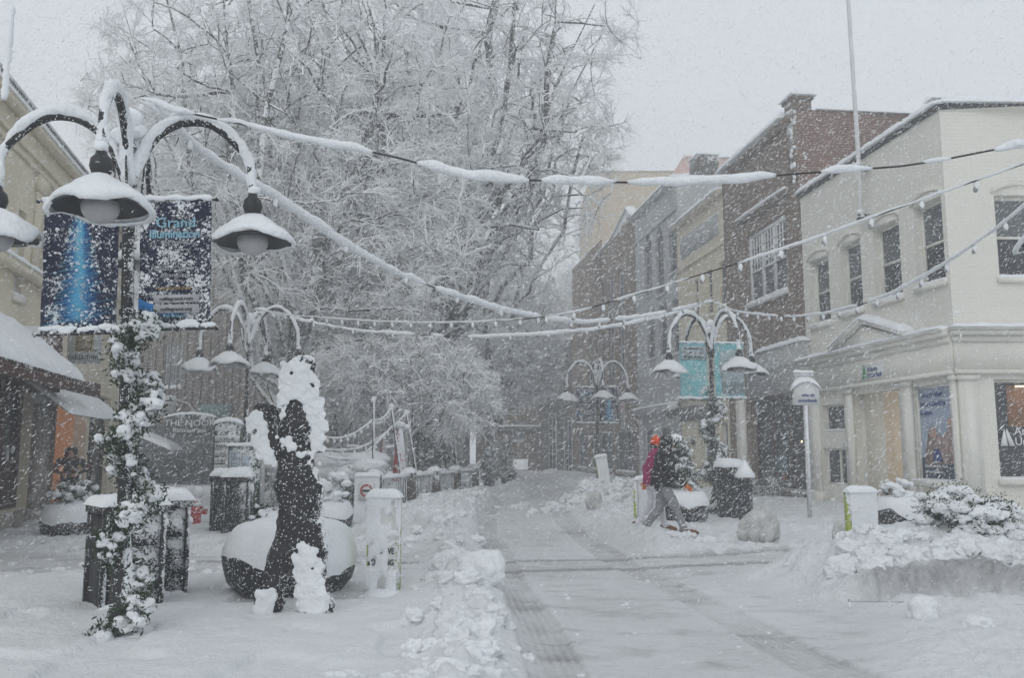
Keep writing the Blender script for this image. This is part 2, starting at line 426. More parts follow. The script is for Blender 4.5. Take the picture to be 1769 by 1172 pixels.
WHITEINK = M('white_ink', (.75, .76, .77), .7, .05)
NAVYCLOTH = M('banner_navy', (.012, .017, .045), .85, .3, 5, (.31, .09, .2, 34))
TEALCLOTH = M('banner_teal', (.20, .50, .53), .85, .12, 5, (.24, .12, .2, 26))
PALEBLUE = M('banner_pale_print', (.22, .42, .52), .85, .1, 5, (.16, .05, .1, 26))
CREAMINK = M('banner_cream_print', (.42, .42, .44), .85, .1, 5, (.12, .05, .1, 26))
GOLDINK = M('banner_gold_print', (.35, .22, .05), .85, .1, 5, (.12, .05, .1, 26))
BLUEGLOW = M('banner_blue_print', (.02, .16, .42), .85, .3, 9, (.18, .05, .1, 24))
CYANGLOW = M('banner_cyan_print', (.10, .42, .62), .85, .25, 9, (.18, .05, .1, 24))
SIGNGREY = M('sign_grey', (.40, .41, .41), .7, .1, 4, (.18, .1, .3, 8))
GREENP = M('kiosk_green', (.045, .085, .06), .6, .2, 4, (.20, .1, .3, 14))
MAPP = M('map_paper', (.50, .58, .66), .6, .25, 9, (.14, .1, .3, 14))
BROWNP = M('brown_paint', (.09, .045, .035), .7, .2, 5, (.12, .05, .5, 14))
MAROON = M('maroon_panel', (.055, .022, .024), .5, .3, 3, (.10, .05, .3, 14))
STONE = M('plinth_stone', (.33, .30, .27), .85, .2, 4, (.14, .05, .4, 8))
ORANGEW = M('glowing_orange_wall', (.50, .28, .16), .8, .1, 2, emis=((.9, .45, .22), .12))  # the wall itself glows weakly, in place of lamps inside the restaurant
TANBLIND = M('glowing_tan_curtain', (.52, .42, .30), .9, .06, 2, stripes=(22, .04), emis=((.7, .56, .40), .22))  # cloth given a weak glow to stand in for the lit bank interior
BULBG = M('glass_bulb_grey', (.30, .30, .30), .35, .1)
BULB = M('clear_bulb', (.6, .6, .6), .3, .1)
LAMPGLOW = M('lit_lamp', (.9, .8, .6), .5, .0, emis=((1, .72, .42), 3.0))
JACKETB = M('black_jacket', (.016, .016, .018), .8, .3, 12, (.13, .12, .2, 16), fleck=(30, .34))
JACKETM = M('magenta_jacket', (.30, .022, .11), .8, .2, 12, (.12, .05, .2, 16))
JEANSG = M('grey_trousers', (.24, .245, .26), .85, .15, 10, (.12, .02, .1, 18))
TROUSW = M('white_trousers', (.62, .62, .66), .85, .06, 6)
BOOT = M('brown_boot', (.16, .06, .025), .7, .3, 14)
ORANGEH = M('orange_wool', (.70, .085, .02), .9, .1, 20)
ORANGEG = M('orange_glove', (.55, .17, .05), .8, .3, 20)
SKIN = M('skin', (.46, .29, .21), .55, .06, 10)
HAIR = M('dark_hair', (.02, .017, .015), .7, .3, 20, (.16, .1, .2, 30))
PLAID = M('dark_plaid_jacket', (.035, .035, .04), .85, .3, 12, (.14, .05, .1, 20))
PLAIDR = M('red_plaid_patch', (.22, .03, .03), .85, .3, 12)
PHOTOSKY = M('poster_pale', (.36, .42, .53), .6, .1, 3, (.10, .05, .1, 16))
PHOTOP = M('poster_people', (.34, .24, .22), .6, .35, 7, (.10, .05, .1, 16))
PHOTOD = M('poster_dark', (.05, .065, .10), .6, .5, 7, (.12, .05, .1, 16))

def print_mat(name, snow):      # the printed light-tree: a soft blue column on navy cloth
    m = M(name, (.012, .017, .045), .85, .3, 5, snow); t = m.node_tree; k = NT.__new__(NT); k.m = m; k.t = t
    tc = t.nodes.new('ShaderNodeTexCoord').outputs['Object']; sp = t.nodes.new('ShaderNodeSeparateXYZ'); t.links.new(tc, sp.inputs[0])
    return m, k, sp, tc
def tree_print(name, xc, zt, h):
    m, k, sp, tc = print_mat(name, (.28, .09, .2, 34)); t = m.node_tree
    zz = k.math('DIVIDE', k.math('SUBTRACT', zt, sp.outputs[2]), h)                    # 0 top .. 1 bottom
    wob = k.math('MULTIPLY', k.math('SUBTRACT', k.noise(tc, 3.0, 2), .5), .09)
    d = k.math('ABSOLUTE', k.math('SUBTRACT', k.math('SUBTRACT', sp.outputs[0], xc), wob)); wd = k.math('ADD', .03, k.math('MULTIPLY', zz, .13))
    r = k.math('DIVIDE', d, wd); inside = k.ramp(zz, .10, .17); low = k.math('SUBTRACT', 1.0, k.ramp(zz, .86, .96)); g = k.math('MULTIPLY', inside, low)
    core = k.math('MULTIPLY', k.math('SUBTRACT', 1.0, k.ramp(r, .05, .75)), k.math('MULTIPLY', g, k.math('SUBTRACT', 1.0, k.math('MULTIPLY', zz, .55))))
    glow = k.math('MULTIPLY', k.math('SUBTRACT', 1.0, k.ramp(r, .2, 1.6)), g)
    c = k.mix(glow, (.012, .017, .045), (.015, .12, .34)); c = k.mix(core, c, (.16, .55, .74))
    mixn = [n for n in t.nodes if n.bl_idname == 'ShaderNodeMix' and n.inputs[7].default_value[0] > .7][0]      # the snow mix
    t.links.new(c, mixn.inputs[6]); return m
# ------------------------------------------------------------------ ground
def poly_xy(pts): return np.array([tuple(gp(*p))[:2] for p in pts])
ROADL = poly_xy([(905, 1300), (900, 1172), (868, 1060), (843, 1000), (822, 960), (816, 925), (832, 892), (862, 870), (905, 860)])
ROADR = poly_xy([(1560, 1300), (1500, 1172), (1560, 1075), (1420, 1040), (1290, 1000), (1130, 965), (1020, 915), (990, 888), (985, 870), (1010, 860)])
def edge_x(E, y):
    o = np.argsort(E[:, 1]); return np.interp(y, E[o, 1], E[o, 0])
TRACKS = [poly_xy([(985, 1250), (962, 1172), (922, 1080), (888, 1020), (862, 970), (842, 925), (838, 893), (866, 872)]),
          poly_xy([(1560, 1240), (1440, 1172), (1300, 1095), (1180, 1028), (1085, 985), (1003, 930), (972, 902), (968, 884), (985, 870)])]
CROSS = [poly_xy([(300, 975), (700, 977), (1000, 972), (1300, 963), (1769, 952), (2100, 945)]), poly_xy([(860, 992), (1100, 986), (1260, 979), (1450, 975)])]
def dist_poly(X, Y, P):
    best = np.full(X.shape, 1e9); side = np.zeros(X.shape); along = np.zeros(X.shape); acc = 0
    for i in range(len(P) - 1):
        ax, ay = P[i]; bx, by = P[i + 1]; dx, dy = bx - ax, by - ay; L2 = dx * dx + dy * dy; L = math.sqrt(L2)
        t = np.clip(((X - ax) * dx + (Y - ay) * dy) / L2, 0, 1)
        d = np.hypot(X - ax - t * dx, Y - ay - t * dy)
        m = d < best; best = np.where(m, d, best)
        side = np.where(m, ((X - ax) * dy - (Y - ay) * dx) / L, side); along = np.where(m, acc + t * L, along); acc += L
    return best, side, along
def bump(X, Y, cx_, cy_, rx, ry, p=1.0): return np.exp(-(((X - cx_) / rx) ** 2 + ((Y - cy_) / ry) ** 2) ** p)
def ground_h(X, Y):
    el, er = edge_x(ROADL, Y), edge_x(ROADR, Y)
    cross = sstep(10.4, 11.0, Y) * (1 - sstep(12.6, 13.2, Y))
    ins = sstep(-.15, .25, X - el) * (1 - sstep(-.5, .5, X - er))
    road = np.maximum(ins, cross * .85)
    roll = fbm2(X * .5, Y * .5, 3, 4) - .5
    fine = fbm2(X * 3.1, Y * 3.1, 4, 8) - .5
    lump = 1 - worley2(X * 3.2 + fine * .6, Y * 3.2, 3); lump2 = 1 - worley2(X * 8.5, Y * 8.5 + fine, 5)
    h = .10 + .10 * roll + .05 * fine + .05 * (fbm2(X * 1.3 + 9, Y * 1.3, 2, 71) - .5) - .05 * sstep(.62, .74, vn2(X * 2.3, Y * 2.3, 72)) * sstep(3, 4.5, Y)
    # trodden, churned snow on the pavements beyond the cross street
    churn = sstep(12.8, 13.6, Y) * (1 - sstep(24, 30, Y)) + .9 * sstep(-.4, .8, X - er) * (1 - sstep(13, 14, Y)) * sstep(4.5, 6, Y)
    churn = np.clip(churn + .9 * sstep(9.6, 10.4, Y) * (1 - sstep(13, 14, Y)), 0, 1)
    h = h + churn * (.07 * np.clip(lump, 0, 1) + .05 * np.clip(lump2, 0, 1) - .035)
    hr = .022 + .016 * fine + .012 * np.clip(lump2 - .45, 0, 1) + .02 * np.clip(fbm2(X * 2.2, Y * .9, 3, 31) - .55, 0, 1)
    H = h * (1 - road) + hr * road
    dirt = road * (.22 + .5 * (fbm2(X * .9, Y * .6, 4, 40) - .5)) + .12 * churn * (fbm2(X * 1.2, Y * 1.2, 3, 77))
    streak = np.clip(fbm2(X * 2.1, Y * 6.0, 4, 61) - .58, 0, 1) * 5 * road; dirt = dirt + streak * .3
    # ploughed ridge along the left edge of the carriageway
    rl = np.exp(-((X - el + .36) / .30) ** 2) * (1 - .55 * cross)
    rl2 = np.exp(-((X - el + 1.1) / .8) ** 2) * sstep(13.2, 14.5, Y) * (1 - sstep(24, 27, Y))
    nR = np.clip(.15 + 1.1 * lump * .6 + .6 * lump2 * .35, 0, 2)
    H = H + rl * (.06 + .15 * np.clip(lump, 0, 1) ** 1.5 + .07 * lump2) * (.45 + .9 * vn2(X * .9, Y * .9, 12)) + rl2 * (.12 + .22 * np.clip(lump, 0, 1) + .05 * lump2)
    rr = np.exp(-((X - er - .35) / .4) ** 2) * sstep(13.0, 13.8, Y)
    H = H + rr * (.05 + .10 * np.clip(lump, 0, 1) + .05 * lump2)
    dirt = dirt + (rl + rl2 * .6) * (1 - road) * .10 * vn2(X * 1.5, Y * 1.5, 21)
    # heap behind the cross street at the right kerb
    c = gp(1068, 905); hp = bump(X, Y, c[0], c[1] + 1.8, 1.3, 2.2, 1.6)
    c2 = gp(1050, 880); hp2 = bump(X, Y, c2[0] + .05, c2[1] + .3, 1.0, 1.5, 1.8)
    H = H + hp * (.02 + .10 * np.clip(lump, 0, 1)) + hp2 * (.30 + .24 * np.clip(lump, 0, 1) + .08 * lump2)
    # ploughed mound round the big planter at the right, with a cut dirty face towards the road
    wob = .30 * (fbm2(X * 1.7, X * 0 + 3, 4, 15) - .5) * 2 + .05 * (vn2(X * 9, X * 0, 18) - .5); crest = fbm2(X * 2.3, Y * 2.3, 3, 16)
    m = sstep(0, .13, Y - 8.92 - wob) * (1 - sstep(10.4, 11.8, Y)) * sstep(2.9, 3.75, X + .4 * (fbm2(Y * 1.3, Y * 0, 2, 5) - .5))
    H = H * (1 - .6 * m) + m * (.17 + .20 * crest + .05 * np.clip(lump, 0, 1) + .34 * bump(X, Y, 5.2, 10.3, 1.5, .85) + .05 * np.clip(lump2, 0, 1))
    face = sstep(-.1, .1, Y - 8.92 - wob) * (1 - sstep(.13, .3, Y - 8.92 - wob)) * sstep(3.2, 3.8, X)
    dirt = dirt + face * (.45 + .5 * crest) * (.6 + .8 * fbm2(X * 4, H * 14, 3, 44))
    # wheel tracks with tread ribs
    for P in TRACKS:
        d, sd, al = dist_poly(X, Y, P); w = .17 + .02 * np.sin(al)
        t = (1 - sstep(w, w + .05, d))
        rib = .5 + .5 * np.cos(sd * 95); tread = .5 + .5 * np.sin(al * 52 + np.sign(sd) * 1.5)
        H = H - t * (.016 + .006 * rib) + .010 * np.exp(-((d - w - .05) / .035) ** 2)
        dirt = dirt + t * (.20 + .20 * rib) * (.25 + 1.05 * vn2(X * 5, Y * 2.2, 93)) * (.5 + .8 * vn2(X * 1.2, Y * 1.2, 91))
    for P in CROSS:
        d, sd, al = dist_poly(X, Y, P); t = (1 - sstep(.07, .17, d))
        H = H * (1 - .6 * t) + .01 * t; dirt = dirt + t * (.42 + .25 * vn2(X * 2, Y * 2, 92))
    # slush at the crossing near left edge and in front of the left shops
    dirt = dirt + .5 * np.clip(fbm2(X * .6, Y * 2.2, 3, 51) - .5, 0, 1) * 2 * sstep(12.0, 12.8, Y) * (1 - sstep(14.2, 15.2, Y)) * (1 - ins)
    return H, np.clip(dirt, 0, 1), np.maximum(ins, cross * (1 - m))
nr_, nc_ = 860, 940
yy = 2.0 * (130 / 2.0) ** np.linspace(0, 1, nr_); uu = np.linspace(-1, 1, nc_); uu = np.sign(uu) * np.abs(uu) ** 1.15
Xg = uu[None, :] * (yy[:, None] * .8 + 3.5); Yg = np.repeat(yy[:, None], nc_, 1)
Hg, Dg, Rg = ground_h(Xg, Yg)
idx = np.arange(nr_ * nc_).reshape(nr_, nc_)
Fq = np.stack([idx[:-1, :-1], idx[:-1, 1:], idx[1:, 1:], idx[1:, :-1]], -1).reshape(-1, 4)
rd = (Rg[:-1, :-1].ravel() > .5)
Vg = np.stack([Xg, Yg, Hg], -1).reshape(-1, 3)
k = NT('ground_snow')
at_ = k.n('ShaderNodeAttribute', attribute_name='slush').outputs['Fac']; tc = k.n('ShaderNodeTexCoord').outputs['Object']
nz = k.noise(tc, 14, 5, .7); f = k.math('ADD', at_, k.math('MULTIPLY', k.math('SUBTRACT', nz, .5), k.math('MULTIPLY', at_, 1.3)), True)
c_ = k.mix(f, SNOWC, (.36, .36, .365)); b = k.n('ShaderNodeBsdfPrincipled', i_Base_Color=c_, i_Roughness=.85); b.inputs['Specular IOR Level'].default_value = .25
bp = k.n('ShaderNodeBump', i_Height=k.math('ADD', k.noise(tc, 26, 5, .65), k.math('MULTIPLY', k.noise(tc, 5, 4, .6), 2.0)), i_Distance=.04, i_Strength=.9); k.t.links.new(bp.outputs[0], b.inputs['Normal'])
k.t.links.new(b.outputs[0], k.out.inputs[0]); GROUNDM = k.m
def sub_ground(name, mask):
    F = Fq[mask]; used = np.unique(F); mp = np.full(len(Vg), -1); mp[used] = np.arange(len(used))
    me = mesh_np(name, Vg[used], [mp[F]]); a = me.attributes.new('slush', 'FLOAT', 'POINT'); a.data.foreach_set('value', Dg.ravel()[used].astype(np.float32))
    o = link(name, me, GROUNDM, None, 180); o['kind'] = 'structure'; return o
sub_ground('road', rd); sub_ground('pavement', ~rd)
g = MB(); g.quad((-400, -200, -.06), (400, -200, -.06), (400, 900, -.06), (-400, 900, -.06)); o = g.build('ground', SNOW); o['kind'] = 'structure'
def gh(x, y):
    h, _, _ = ground_h(np.array([[float(x)]]), np.array([[float(y)]])); return float(h[0, 0])
# loose rubble of thrown snow
mb = MB(); rs = np.random.RandomState(5)
def scat(n, fx, smin, smax, sub=1):
    for _ in range(n):
        x, y = fx(); s = smin + (smax - smin) * rs.rand() ** 2.5
        mb.blob((x, y, gh(x, y) - s * .05), (s * (1 + .6 * rs.rand()), s * (1 + .4 * rs.rand()), s * (.7 + .5 * rs.rand())), 3 if s > .06 else 2 if s > .03 else 1, .55, 2.6)
def left_edge():
    y = 4.6 + (26 - 4.6) * rs.rand() ** 1.6; return float(edge_x(ROADL, np.array(y))) - .38 + rs.normal() * (.24 if y < 13 else .5) - (0 if y < 13 else .6), y
scat(420, left_edge, .015, .11)
def right_edge():
    y = 13.0 + 14 * rs.rand(); return float(edge_x(ROADR, np.array(y))) + .5 + abs(rs.normal()) * .5, y
scat(220, right_edge, .02, .10)
def heap():
    c = gp(1055, 890); return c[0] + rs.normal() * .75, c[1] + 1.0 + rs.normal() * 1.2
scat(120, heap, .05, .17)
def mound():
    return 3.4 + 4 * rs.rand(), 9.15 + abs(rs.normal()) * .5
scat(330, mound, .02, .12)
def anyroad():
    return -1 + 7 * rs.rand(), 6 + 8 * rs.rand()
scat(160, anyroad, .008, .03)
def churnp():
    return -9 + 8 * rs.rand(), 10.6 + 3.5 * rs.rand()
scat(200, churnp, .015, .06)
o = mb.build('snow_rubble', SNOWR, None, 180); tag(o, kind='stuff')
def gpz(px, py):
    c = gp(px, py)
    for _ in range(6): c = gp(px, py, gh(c[0], c[1]))
    return c
def lump(label, px, py, w, h, mat=SNOWR):
    c = gp(px, py); z = gh(c[0], c[1]); m = MB()
    m.blob((0, 0, h * .42), (w * .5, w * .45, h * .58), 3, .26, 1.7)
    for _ in range(5): a = rs.rand() * 6.3; m.blob((w * .38 * math.cos(a), w * .34 * math.sin(a), h * .2), w * (.12 + .12 * rs.rand()), 2, .25)
    o = m.build('snow_lump', mat, None, 180, noise=(.03, 9)); o.location = (c[0], c[1], z - .02); tag(o, label, 'snow lump', 'ploughed lumps of snow')
lump('big grey ploughed snow boulder standing on the pavement in front of the right-hand litter bins', 1315, 951, .62, .50, DIRTYSNOW)
lump('rounded snow boulder at the left edge of the carriageway beyond the rubble ridge', 832, 1032, .52, .34)
lump('small lone snow lump on the road in front of the cut dirty snow wall', 1597, 1083, .26, .22)
lump('low broken snow lump on the road right of the small lone lump', 1690, 1095, .24, .12)
lump('grey snow lump just left of the snow-covered bollard sign before the bank', 1457, 948, .34, .42, DIRTYSNOW)
lump('squared grey snow lump at the foot of the heap beside the road bend', 1027, 905, .36, .42, DIRTYSNOW)
lump('small grey snow lump behind the bollard sign before the bank', 1525, 955, .26, .18, DIRTYSNOW)
# ------------------------------------------------------------------ buildings
GLASSB = M('blind_behind_glass', (.11, .12, .125), .25, .15, 3, spec=.5)
class Fac:
    def __init__(s, P0, d):
        s.P = Vector((P0[0], P0[1], 0)); L = math.hypot(*d); s.d = (d[0] / L, d[1] / L); s.rz = math.atan2(s.d[1], s.d[0]); s.inn = (-s.d[1], s.d[0])
    def px(s, px, py, out=0.0):
        a = (s.P[0] - s.inn[0] * out, s.P[1] - s.inn[1] * out)
        h = plane_hit(px, py, a, (a[0] + s.d[0], a[1] + s.d[1]))
        return ((h[0] - a[0]) * s.d[0] + (h[1] - a[1]) * s.d[1], h[2])
    def rect(s, x0, x1, yt, yb, out=0.0):
        """pixel box whose top/bottom are read at its middle"""
        xm = (x0 + x1) / 2; a = s.px(x0, yb, out)[0]; b = s.px(x1, yb, out)[0]
        return (a, b, s.px(xm, yb, out)[1], s.px(xm, yt, out)[1])
def wall_holes(mb, W, H, holes, y=0.0, rev=.22, z0=-.1, s0=0.0):
    xs = sorted({s0, W} | {h[0] for h in holes} | {h[1] for h in holes}); zs = sorted({z0, H} | {h[2] for h in holes} | {h[3] for h in holes})
    for i in range(len(xs) - 1):
        for j in range(len(zs) - 1):
            cx_, cz = (xs[i] + xs[i + 1]) / 2, (zs[j] + zs[j + 1]) / 2
            if any(h[0] < cx_ < h[1] and h[2] < cz < h[3] for h in holes): continue
            mb.quad((xs[i], y, zs[j]), (xs[i + 1], y, zs[j]), (xs[i + 1], y, zs[j + 1]), (xs[i], y, zs[j + 1]))
    for a, b, c, d in [h[:4] for h in holes]:
        e = y + rev
        mb.quad((a, y, c), (a, y, d), (a, e, d), (a, e, c)); mb.quad((b, y, c), (b, e, c), (b, e, d), (b, y, d))
        mb.quad((a, y, d), (b, y, d), (b, e, d), (a, e, d)); mb.quad((a, y, c), (a, e, c), (b, e, c), (b, y, c))
def shell(mb, W, H, D, s0=0.0, y=0.0):
    """sides, back and flat roof behind a front wall"""
    mb.quad((s0, y, -.1), (s0, y, H), (s0, D, H), (s0, D, -.1)); mb.quad((W, y, -.1), (W, D, -.1), (W, D, H), (W, y, H))
    mb.quad((s0, D, -.1), (s0, D, H), (W, D, H), (W, D, -.1)); mb.quad((s0, y, H), (W, y, H), (W, D, H), (s0, D, H))
def window(root, h, rev=.22, frame=WHITEFRAME, glass=GLASS, fw=.06, cols=1, rows=2, muntin=.03, sill=.0, snow=.05, y=0.0, mid=True, sillmat=None, blind=0):
    a, b, c, d = h[:4]; m = MB(); e = y + rev
    for q in ((a, a + fw, c, d), (b - fw, b, c, d), (a + fw, b - fw, c, c + fw), (a + fw, b - fw, d - fw, d)): m.box(q[0], q[1], e - .05, e + .02, q[2], q[3])
    for i in range(1, cols): x = a + fw + (b - a - 2 * fw) * i / cols; m.box(x - muntin / 2, x + muntin / 2, e - .035, e + .01, c + fw, d - fw)
    for j in range(1, rows):
        z = c + fw + (d - c - 2 * fw) * j / rows; t = fw * .8 if (mid and rows == 2) else muntin
        m.box(a + fw, b - fw, e - .045, e + .012, z - t / 2, z + t / 2)
    o = m.build('window', frame, root)
    g = MB(); g.quad((a + fw * .5, e + .012, c), (b - fw * .5, e + .012, c), (b - fw * .5, e + .012, d), (a + fw * .5, e + .012, d)); g.build('pane', glass, o)
    if blind: bl = MB(); bl.quad((a + fw, e + .006, c + (d - c) * (1 - blind)), (b - fw, e + .006, c + (d - c) * (1 - blind)), (b - fw, e + .006, d - fw), (a + fw, e + .006, d - fw)); bl.build('blind', GLASSB, o)
    if sill:
        s_ = MB(); s_.box(a - .06, b + .06, y - sill, y + .002, c - .12, c - .003); s_.build('sill', sillmat or frame, o)
    if snow:
        n = MB(); n.slab(a - .05 if sill else a, b + .05 if sill else b, y - max(sill, .02), y + rev * .8, c - .002, snow * 1.6, nz=.4); n.build('sill_snow', SNOW, o, 180)
    return o
def roof_snow(root, W, D, H, t=.14, y=0.0, s0=0.0, over=.05):
    m = MB(); m.slab(s0, W, y - .02, min(D, y + 2.5), H, t, nx=int(min(150, (W - s0) * 8)), ny=10, nz=.35, over=over); m.build('roof_snow', SNOW, root, 180)

# --- right-hand row: facades run along one line
A0 = gp(1412, 872); VPR = ray(700, HOR); dR = (VPR[0], VPR[1])
def onrow(px, line=None):      # where this photo column meets the row's front line, as distance from A0
    h = plane_hit(px, 778, A0, (A0[0] + dR[0], A0[1] + dR[1])); return Vector((h[0], h[1], 0))
dN = (-dR[0], -dR[1])          # left-to-right seen from the street = far to near
def row_fac(px_far, px_near, name, label, mat, z_px, D=11.0, holes=lambda F: [], rev=.25, H=None):
    P, Q = onrow(px_far), onrow(px_near); F = Fac(P, dN); W = (Q - P).length
    H = H or F.px(*z_px)[1]
    root = thing(name, label, 'building', P, F.rz)
    hs = holes(F); m = MB(); wall_holes(m, W, H, hs, rev=rev); shell(m, W, H, D)
    m.build('wall', mat, root)
    return F, W, H, root, hs
# white bank on the corner
F, W, H, bank, hs = None, None, None, None, None
P, Q = onrow(1401), onrow(1661); FB = Fac(P, dN); WB = (Q - P).length; HB = FB.px(1401, 331)[1]
bank = thing('bank_building', 'white painted brick two-storey corner bank with a pedimented shopfront and snowy cornice', 'building', P, FB.rz)
def hr(F, x0, x1, yt, yb): return F.rect(x0, x1, yt, yb)
up = [hr(FB, 1402, 1436, 445, 560), hr(FB, 1455, 1492, 417, 538), hr(FB, 1513, 1560, 384, 517), hr(FB, 1584, 1635, 345, 491)]
zc = FB.px(1640, 600)[1]; zl = FB.px(1640, 660)[1]
g1 = hr(FB, 1422, 1464, 699, 744); g2 = hr(FB, 1425, 1470, 775, 838); g3 = hr(FB, 1480, 1562, 676, 852); g4 = hr(FB, 1584, 1652, 664, 832)
for g_ in (g1, g2, g3, g4): assert g_[1] > g_[0]
g3 = (g3[0], g3[1], .14, g3[3])
DF = 7.5    # the front that faces the camera: runs right from the corner
m = MB(); wall_holes(m, WB, HB, up + [g1, g2, g3, g4], rev=.24)
m.quad((0, 0, -.1), (0, 0, HB), (0, 12, HB), (0, 12, -.1)); m.quad((0, 0, HB), (WB, 0, HB), (WB + 3, 12, HB), (0, 12, HB)); m.quad((0, 12, -.1), (0, 12, HB), (WB + 3, 12, HB), (WB + 3, 12, -.1))
m.build('wall', WHITEBRICK, bank)
# second front, own frame of reference turned to face the crossing
FB2 = Fac(Q, (1.0, .02)); 
loc_rz = FB2.rz - FB.rz
def into_bank(o):   # geometry authored in the second front's frame
    me = o.data; me.transform(Matrix.Translation((WB, 0, 0)) @ Matrix.Rotation(loc_rz, 4, 'Z')); return o
up2 = FB2.rect(1727, 1800, 338, 480); g5 = FB2.rect(1729, 1830, 656, 829); up2 = (up2[0], up2[0] + 1.15, up2[2], up2[3]); g5 = (g5[0], g5[0] + 1.9, g5[2], g5[3])
up3 = (up2[0] + 2.6, up2[1] + 2.6, up2[2], up2[3]); g6 = (g5[0] + 2.7, g5[1] + 2.7, g5[2], g5[3])
m = MB(); wall_holes(m, DF, HB, [up2, up3, g5, g6], rev=.24); m.quad((DF, 0, -.1), (DF, 12, -.1), (DF, 12, HB), (DF, 0, HB)); m.quad((0, .01, HB), (DF, .01, HB), (DF, 12, HB), (0, 12, HB))
into_bank(m.build('front_wall', WHITEBRICK, bank))
for u_ in up:
    window(bank, u_, rev=.24, frame=TRIMW, fw=.07, sill=.09, snow=.06, sillmat=TRIMW, blind=.5)
for u_ in (up2, up3):
    o = window(bank, u_, rev=.2, frame=TRIMW, fw=.07, sill=.09, snow=.06, sillmat=TRIMW, blind=.5)
    for q in [o] + [x for x in COL.objects if x.parent == o]: into_bank(q)
# segmental arches (hood moulds) over the upper windows
def hood(a, b, z, rise=.20, t=.13, y=-.035):
    m = MB(); n = 10; P_ = [(a - .06 + (b - a + .12) * i / n, z + rise * math.sin(math.pi * i / n) ** .8 + .03) for i in range(n + 1)]
    m.prism(P_ + [(x, zz + t) for x, zz in reversed(P_)], y, .004); m.prism([(a, z + .001)] + [(x, min(zz, z + rise)) for x, zz in P_[1:-1]] + [(b, z + .001)], -.008, .003); return m
for u_ in up: hood(u_[0], u_[1], u_[3]).build('window_hood', WHITEBRICK, bank)
for u_ in (up2, up3): into_bank(hood(u_[0], u_[1], u_[3]).build('window_hood', WHITEBRICK, bank))
# parapet edge: slate strip and snow
m = MB(); m.box(-.04, WB + .05, -.07, .25, HB + .004, HB + .17); m.build('parapet_edge', SLATE, bank)
m = MB(); m.slab(-.08, WB + .08, -.17, 1.6, HB + .13, .26, nx=80, ny=10, nz=.4); m.build('roof_snow', SNOW, bank, 180)
m = MB(); m.box(.05, DF, -.07, .25, HB + .006, HB + .21); into_bank(m.build('parapet_edge', SLATE, bank))
m = MB(); m.slab(-.03, DF + .1, -.17, 1.6, HB + .14, .24, nx=60, ny=10, nz=.35); into_bank(m.build('roof_snow', SNOW, bank, 180))
# shopfront: entablature, cornice, pilasters
zco = FB.px(1628, 572)[1]; zar = FB.px(1628, 645)[1]
def sfront(Wd, pil, conv):
    m = MB()
    m.box(-.05, Wd, -.10, .003, zar, zco - .16)               # frieze
    m.box(-.06, Wd, -.17, .002, zar - .07, zar + .02)         # architrave
    m.box(-.08, Wd, -.15, .001, zco - .30, zco - .16); m.box(-.12, Wd + .0, -.26, .004, zco - .16, zco - .05); m.box(-.15, Wd, -.33, .006, zco - .05, zco)
    o = m.build('entablature', TRIMW, bank); conv(o)
    m = MB()
    for a, b in pil:
        m.box(a, b, -.09, .005, .02, zar - .07); m.box(a - .03, b + .03, -.12, .006, .02, .38); m.box(a - .03, b + .03, -.125, .0065, zar - .20, zar - .08)
        m.box(a + .06, b - .06, -.105, .0, .5, zar - .3)
        o = m.build('pilaster', TRIMW, bank); conv(o); m = MB()
    m = MB(); m.slab(-.18, Wd, -.36, .0, zco, .13, nx=int(Wd * 9), ny=6, nz=.5); o = m.build('cornice_snow', SNOW, bank, 180); conv(o)
keep = lambda o: o
pl = [(FB.px(1404, 780)[0], FB.px(1420, 780)[0]), (FB.px(1467, 780)[0], FB.px(1479, 780)[0]), (FB.px(1564, 780)[0], FB.px(1583, 780)[0]), (WB - .15, WB - .003)]
sfront(WB, pl, keep); sfront(DF, [(.0, .42), (g5[1] + .15, g5[1] + .6), (g6[1] + .1, g6[1] + .5)], into_bank)
# pediment over the door
s0, z0_ = FB.px(1440, 628, .3); s1, z1_ = FB.px(1560, 598, .3); sm, zm = FB.px(1490, 557, .3); z0_ = z1_ = zco + .03
m = MB(); m.prism([(s0 + .1, z0_), (s1 - .1, z1_), (sm, zm - .12)], -.30, .003)
m.build('pediment', TRIMW, bank)
m = MB()
for (a, za), (b, zb) in (((s0 - .08, z0_), (sm, zm)), ((s1 + .08, z1_), (sm, zm))):
    dx, dz = b - a, zb - za; L = math.hypot(dx, dz); nx_, nz_ = -dz / L * .09, dx / L * .09
    if nz_ < 0: nx_, nz_ = -nx_, -nz_
    m.prism([(a, za), (b, zb - .02), (b, zb + .09), (a + nx_ * 0, za + .10)], -.40, .002)
m.build('raking_cornice', TRIMW, bank)
m = MB()
for (a, za), (b, zb) in (((s0 - .1, z0_), (sm, zm)), ((s1 + .1, z1_), (sm, zm))):
    lo, hi = (a, b) if a < b else (b, a); sl_ = (zb - za) / (b - a)
    m.slab(lo, hi + (.02 if a < b else 0), -.44, .0, 0, .15, nx=24, ny=8, nz=.4, zf=lambda X, Y, a=a, za=za, sl_=sl_: za + .09 + (X - a) * sl_)
m.build('pediment_snow', SNOW, bank, 180)
window(bank, g1, rev=.16, frame=TRIMW, fw=.05, cols=1, rows=1, snow=.03)
o = window(bank, g2, rev=.16, frame=TRIMW, fw=.05, cols=2, rows=1, muntin=.09, snow=0)
o = window(bank, g4, rev=.14, frame=TRIMW, fw=.05, cols=1, rows=1, sill=.12, snow=.03, glass=PHOTOSKY)
w5 = window(bank, g5, rev=.16, frame=TRIMW, fw=.06, cols=1, rows=1, sill=.12, snow=.04)
w6 = window(bank, g6, rev=.16, frame=TRIMW, fw=.06, cols=1, rows=1, sill=.12, snow=.04)
